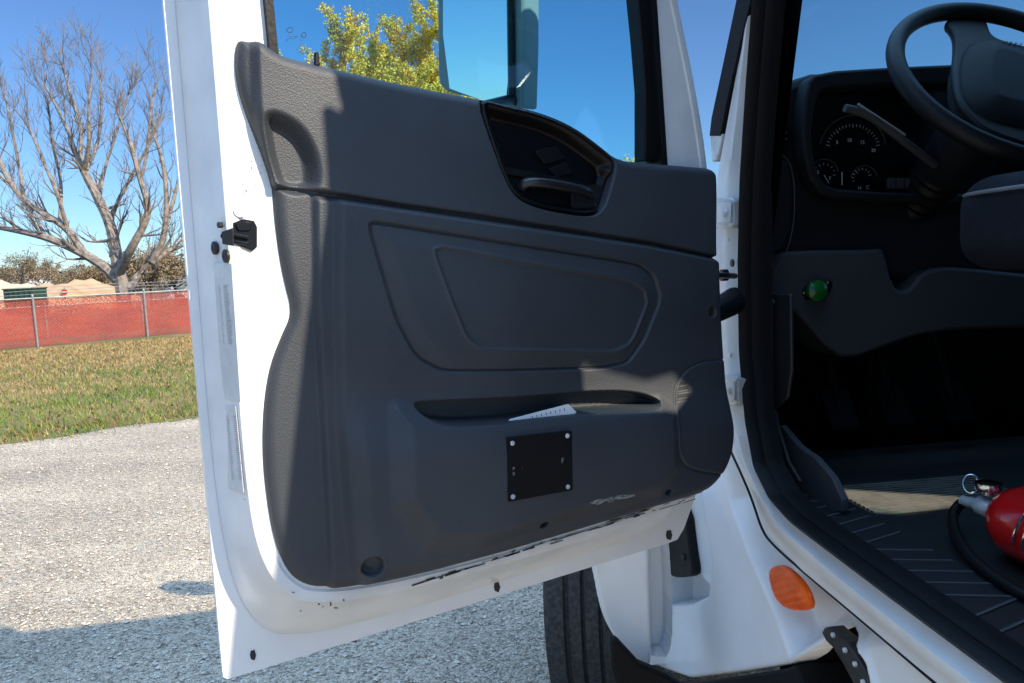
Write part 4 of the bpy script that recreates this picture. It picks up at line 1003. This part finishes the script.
# cluster hood
ch = extr('instrument_hood', chaikin(gpl([(812, 82), (822, 69), (900, 64), (1000, 60), (1080, 62), (1085, 110), (1060, 190), (1000, 205), (850, 200), (818, 190), (806, 140)], .27), 1), TG, .29, GD, M['dash'], dash, .006,
          holes=[chaikin(gpl([(822, 92), (836, 84), (1000, 80), (1060, 84), (1050, 180), (1000, 194), (850, 190), (826, 182), (816, 140)], .27), 1)])
extr('instrument_panel', gpl([(812, 84), (1060, 84), (1060, 196), (812, 196)], GD - .006), TG, GD - .006, GD - .001, M['black'], dash)
gd = lambda x, y, h=.0: T(*(lambda q: (q[0], GD - .008 - h, q[1]))(gpx(x, y, GD - .008 - h)))
mb = MB()
def gauge(x, y, r, a0, a1, n, tl):
    for i in range(n + 1):
        a = math.radians(a0 + (a1 - a0) * i / n); L_ = tl * (1.6 if i % 5 == 0 else 1)
        mb.tube([gd(x + r * math.cos(a), y - r * math.sin(a)), gd(x + (r - L_) * math.cos(a), y - (r - L_) * math.sin(a))], .0006, 4)
for a_ in ((853, 152, 28, 15, 165, 20, 2.6), (824, 175, 12, 0, 230, 10, 2), (862, 178, 10, 20, 200, 8, 2)):
    mb = MB(); gauge(*a_); mb.build('gauge_scale', M['white_mark'], dash, None)
for x, y, tx in ((836, 141, '5'), (847, 139, '10'), (860, 141, '15'), (871, 149, '20'), (817, 171, 'E'), (829, 177, 'F'), (858, 187, 'H'), (866, 186, 'C')):
    text(tx, .011, gd(x, y + 3), TR, UP, M['white_mark'], 'gauge_numeral', dash)
mb = MB(); mb.tube([gd(842, 185, .004), gd(842, 172, .004)], .0012, 4).tube([gd(824, 175, .003), gd(829, 183, .003)], .001, 4); mb.build('gauge_needle', M['white_mark'], dash)
for x, y, r in ((853, 152, 30), (824, 175, 13), (864, 180, 12)):
    q0 = gd(x, y); rad = r * .0026
    MB().add(*tube_geo([q0 + (TR * math.cos(a) + UP * math.sin(a)) * rad for a in np.linspace(.2, 2.9, 20)], .0012, 5)).build('gauge_rim', M['dash_grey'], dash)
# air vent at the left end
extr('air_vent', gpl([(768, 118), (786, 117), (790, 142), (771, 144)], GD - .012), TG, GD - .02, GD, M['black'], dash, .002)
mb = MB()
for i in range(4): a = gpx(771, 122 + i * 6, GD - .022); b = gpx(787, 121 + i * 6, GD - .022); mb.tube([T(a[0], GD - .022, a[1]), T(b[0], GD - .022, b[1])], .002, 5)
mb.build('vent_slats', M['dash_grey'], dash)
extr('side_bolster', chaikin(gpl([(760, 160), (772, 153), (788, 158), (794, 185), (793, 225), (786, 252), (762, 258)], .28), 1), TG, .28, GD, M['dash'], dash, .01)
MB().tube(chaikin([wpt0(x, y, .277) for x, y in ((776, 154), (789, 158), (795, 185), (794, 225), (787, 252), (775, 272))], 2, False), .0012, 6).build('bolster_highlight', M['dash_grey'], dash)  # thin grey tube drawn in as the highlight along the bolster
for k in range(4): extr('rocker_switch', gpl([(888 + k * 9, 178), (895 + k * 9, 178), (895 + k * 9, 189), (888 + k * 9, 189)], GD - .012), TG, GD - .014, GD - .006, M['dash_grey'], dash, .001)
# lower dash in a lighter grey with column cut-out and bolster
ld = gpl([(758, 256), (800, 250), (876, 250), (882, 246), (888, 262), (892, 282), (900, 292), (912, 288), (922, 272), (945, 266), (990, 270), (1080, 280), (1080, 330), (990, 328), (930, 332), (890, 345), (850, 360), (830, 350), (812, 330), (790, 306), (758, 298)], .31)
extr('lower_dash', chaikin(ld, 1), TG, .31, .45, M['dash_grey'], truck, .012)
# parking brake knob on its plate
qx = gpx(817, 291, .28)
pk = extr('knob_plate', gpl([(802, 291), (810, 282), (830, 281), (831, 286), (824, 300), (806, 300)], .306), TG, .300, .3095, M['black'], truck, .001)
MB().lathe(T(qx[0], .302, qx[1]), -TF, [(0, .008), (.012, .008), (.014, .020), (.020, .0235), (.028, .022), (.034, .014), (.036, .002)], 22).build('brake_knob', M['green'], pk)
for x, y in ((804, 293), (811, 283), (828, 283)):
    a = gpx(x, y, .299); MB().lathe(T(a[0], .300, a[1]), -TF, [(0, .0028), (.002, .002)], 8).build('plate_screw', M['yellow'], pk)
# dark foot well: firewall, pedals
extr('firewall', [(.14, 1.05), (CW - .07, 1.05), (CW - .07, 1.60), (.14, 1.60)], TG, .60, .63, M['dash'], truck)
extr('sun_blocker', [(.05, 1.06), (.06, 1.45), (.30, 1.66), (.59, 1.66), (.59, 1.06)], TS, 1.02, 1.40, M['dash'], truck, .02)  # block added to keep sun from the passenger window off the firewall
for s_ in (.36, .50, .66):
    c0 = T(s_, .44, 1.22); pa = nrm(TF * .5 + UP * .8); pd = MB().box(c0, TR, pa, np.cross(TR, pa), .035, .05, .006).tube([c0, T(s_, .52, 1.40), T(s_, .56, 1.55)], .010, 8)
    pd.build('pedal', M['rubber'], truck, 40)
# steering wheel
WS, WG, WZ, WT, WR = .497, .097, 1.904, .678, .232
wc = T(WS, WG, WZ); wa = TR; wbv = TF * math.sin(WT) + UP * math.cos(WT); wnn = nrm(np.cross(wa, wbv)); wnn = wnn if wnn @ TF < 0 else -wnn
stw = MB()
th = np.linspace(0, 2 * math.pi, 73)[:-1]; V = []; F = []; kk = 14
for t in th:
    rd = wa * math.cos(t) + wbv * math.sin(t)
    for k in range(kk):
        a = 2 * math.pi * k / kk; V.append(wc + rd * (WR - .014 + .0165 * math.cos(a)) + wnn * .0175 * math.sin(a))
for i in range(72):
    for k in range(kk): j = (i + 1) % 72; F.append([i * kk + k, j * kk + k, j * kk + (k + 1) % kk, i * kk + (k + 1) % kk])
sw = link('steering_wheel', mesh_from(V, F), truck, M['grip'], 179)
wf = lambda a, b, h: wc + wa * a + wbv * b + wnn * h
def wpx(x, y, off=0): P = onpl(x, y, wc + wnn * off, wnn) - wc; return (float(P @ wa), float(P @ wbv))
spk = chaikin([wpx(*p) for p in ((946, 20), (956, 30), (957, 45), (955, 65), (957, 88), (963, 103), (975, 116), (990, 128), (1030, 142), (1075, 150), (1110, 135), (1112, 105), (1090, 78), (1060, 55), (1030, 43), (1004, 37), (993, 31), (990, 20), (985, 12), (955, 12))], 2)
extr('wheel_spokes', spk, wf, -.020, -.006, M['grip'], sw, .005)
hub = chaikin([wpx(*p) for p in ((966, 44), (960, 62), (961, 86), (968, 102), (982, 114), (1010, 124), (1060, 132), (1090, 118), (1080, 88), (1050, 60), (1010, 44), (985, 36))], 2)
def hub_h(X, Y, d): return -.010 + .026 * np.sqrt(np.clip(-d / .05, 0, 1))
relief('hub_pad', hub, hub_h, .003, wf, M['dash'], sw, skirt=-.045, flip=True)
mb = MB()
for i in range(5): q_ = wpx(1007 + i * 5, 40 + i * .8); mb.box(wf(q_[0], q_[1], -.003), wa, wbv, wnn, .0022, .0016, .001)
mb.build('spoke_switch', M['white_mark'], sw)
# column with shroud, boot and stalk
cd = -wnn
col = MB().lathe(wc + cd * .03, cd, [(0, .055), (.02, .06), (.12, .062), (.20, .055), (.24, .035)], 26).build('steering_column', M['dash'], truck)
pr = [(.20 + .012 * i, .050 - .0012 * i + (.006 if i % 2 else 0)) for i in range(15)]
MB().lathe(wc + cd * .03, cd, pr, 26).build('column_boot', M['rubber'], col)
def wpt(x, y, g): q = gpx(x, y, g); return T(q[0], g, q[1])
MB().tube(chaikin([wpt(845, 108, .20), wpt(862, 112, .20), wpt(882, 124, .20), wpt(915, 150, .20), wpt(935, 165, .22)], 2, False), [.006, .009, .010, .0105, .010, .0095, .009, .008, .007, .007, .006, .006, .006, .006][:14] if False else .008, 10).build('stalk', M['dash_grey'], col)
MB().tube([wpt(858, 104, .195), wpt(905, 135, .195)], .0025, 6).build('stalk_trim', M['grey_mark'], col)
# driver seat
seat = empty('driver_seat', tuple(T(.52, -.25, 1.06)), 0); seat.parent = truck
mwt = MWI['white_truck'][0]; seat.matrix_parent_inverse = Matrix.Identity(4)
loc = mwt.inverted() @ Vector(tuple(T(.52, -.25, 1.06))); seat.location = loc; MWI[seat.name] = (mwt @ Matrix.Translation(loc),)
def rbox(name, c, hx, hy, hz, m, parent, bev, ax=TR, ay=TF, az=UP, seg=6):
    o = MB().box(c, ax, ay, az, hx, hy, hz).build(name, m, parent, 60)
    md = o.modifiers.new('b', 'BEVEL'); md.width = bev; md.segments = seg; return o
# cushion: front-left corner seen at the right edge
c1 = wpt(957, 205, .0)
rel = c1 - TP0; s1 = float(rel @ TR); z1 = 1.60
print('seat corner', s1, rel[2])
SZ = float((wpt(990, 182, .0) - TP0)[2]) - .0
print('seat', s1, SZ)
rbox('cushion', T(s1 + .19, -.25, SZ - .072), .20, .265, .080, M['fabric'], seat, .055, seg=8)
bv = nrm(UP + TF * -.2); BH = (1.93 - SZ) / 2
rbox('backrest', T(s1 + .22, -.56, SZ + BH - .02), .16, .055, BH, M['fabric'], seat, .05, az=bv, ay=np.cross(bv, TR))
rbox('seat_base', T(s1 + .06, -.30, SZ - .20), .045, .16, .05, M['black_matte'], seat, .02)
rbox('suspension_box', T(s1 + .04, -.33, 1.06 + (SZ - .26 - 1.06) / 2), .03, .12, (SZ - .26 - 1.06) / 2 + .01, M['rubber'], seat, .02)
MB().add(*tube_geo(chaikin([T(s1 - .012, -.24, SZ - .022), T(s1 - .012, -.06, SZ - .022), T(s1 + .005, .0, SZ - .024), T(s1 + .06, .006, SZ - .026), T(s1 + .40, .006, SZ - .026)], 2, False), .0035, 8)).build('cushion_highlight', M['highlight_grey'], seat)  # thin pale tube standing in for the highlight along the cushion's top edge
# passenger seat
ps = empty('passenger_seat', (0, 0, 0)); ps.parent = truck; loc = mwt.inverted() @ Vector(tuple(T(1.6, -.3, 1.06))); ps.location = loc; MWI[ps.name] = (mwt @ Matrix.Translation(loc),)
rbox('cushion', T(1.6, -.28, 1.50), .26, .26, .08, M['fabric'], ps, .05)
rbox('backrest', T(1.6, -.55, 1.86), .25, .06, .32, M['fabric'], ps, .05, az=bv, ay=np.cross(bv, TR))
rbox('seat_base', T(1.6, -.28, 1.24), .2, .22, .18, M['black_matte'], ps, .02)

# ---------------------------------------- fire extinguisher (a thing lying on the floor by the seat)
zf = zm
def zp3(x, y, z): q = onz(x, y, z); return q
ec = zp3(1012, 548, zf); 
fe = empty('fire_extinguisher', (float(ec[0]), float(ec[1]), zf)); tag(fe, 'red fire extinguisher with metal valve and black hose lying on the cab floor', 'fire extinguisher')
MWI[fe.name] = (Matrix.Translation(Vector((float(ec[0]), float(ec[1]), zf))),)
rE = .059; zc_ = zf + rE + .002
def ep(x, y): return onz(x, y, zc_)
n0 = ep(995, 511); n1 = ep(1100, 552); ea = nrm(n1 - n0)
body = MB().lathe(n0, ea, [(0, .014), (.006, .018), (.014, .030), (.026, .043), (.042, .052), (.06, rE), (.30, rE), (.325, .048), (.33, .03)], 40).build('cylinder', M['red'], fe)
MB().lathe(n0 - ea * .034, ea, [(0, .012), (.004, .015), (.022, .015), (.026, .013), (.036, .013)], 20).build('valve_body', M['steel'], fe)
MB().lathe(n0 - ea * .014 + UP * .022, UP, [(0, .008), (.008, .008), (.009, .019), (.013, .020), (.020, .019), (.021, .003)], 24).build('pressure_gauge', M['chrome'], fe)
rc = n0 - ea * .050 + UP * .03; hr_ = nrm(cC - rc); ra = nrm(np.cross(hr_, UP)); rb = np.cross(hr_, ra)
MB().add(*tube_geo([rc + (ra * math.cos(a) * .011 + rb * math.sin(a) * .015) for a in np.linspace(0, 6.2, 24)], .0016, 8)).build('pin_ring', M['chrome'], fe)
MB().tube([n0 - ea * .036, n0 - ea * .066 - UP * .004], [.009, .009], 12).build('hose_nut', M['steel'], fe)
hp = [n0 - ea * .060 - UP * .004, onz(958, 505, zf + .045), onz(950, 520, zf + .03), onz(962, 550, zf + .02), onz(990, 575, zf + .014), onz(1030, 600, zf + .012), onz(1090, 620, zf + .012)]
MB().tube(chaikin(hp, 3, False), .0085, 14).build('hose', M['rubber'], fe)
hb = MB()
for k in (.0, .016):
    P = []
    for a in np.linspace(-.2, 1.5, 14):
        side = nrm(np.cross(ea, UP)); side = side if side @ (cC - n0) > 0 else -side
        P.append(n0 + ea * (.10 + k + .012 * math.sin(a)) + (side * math.cos(a) + UP * math.sin(a)) * (rE + .004))
    hb.tube(P, .0022, 8)
hb.build('clamp_wire', M['chrome'], fe)
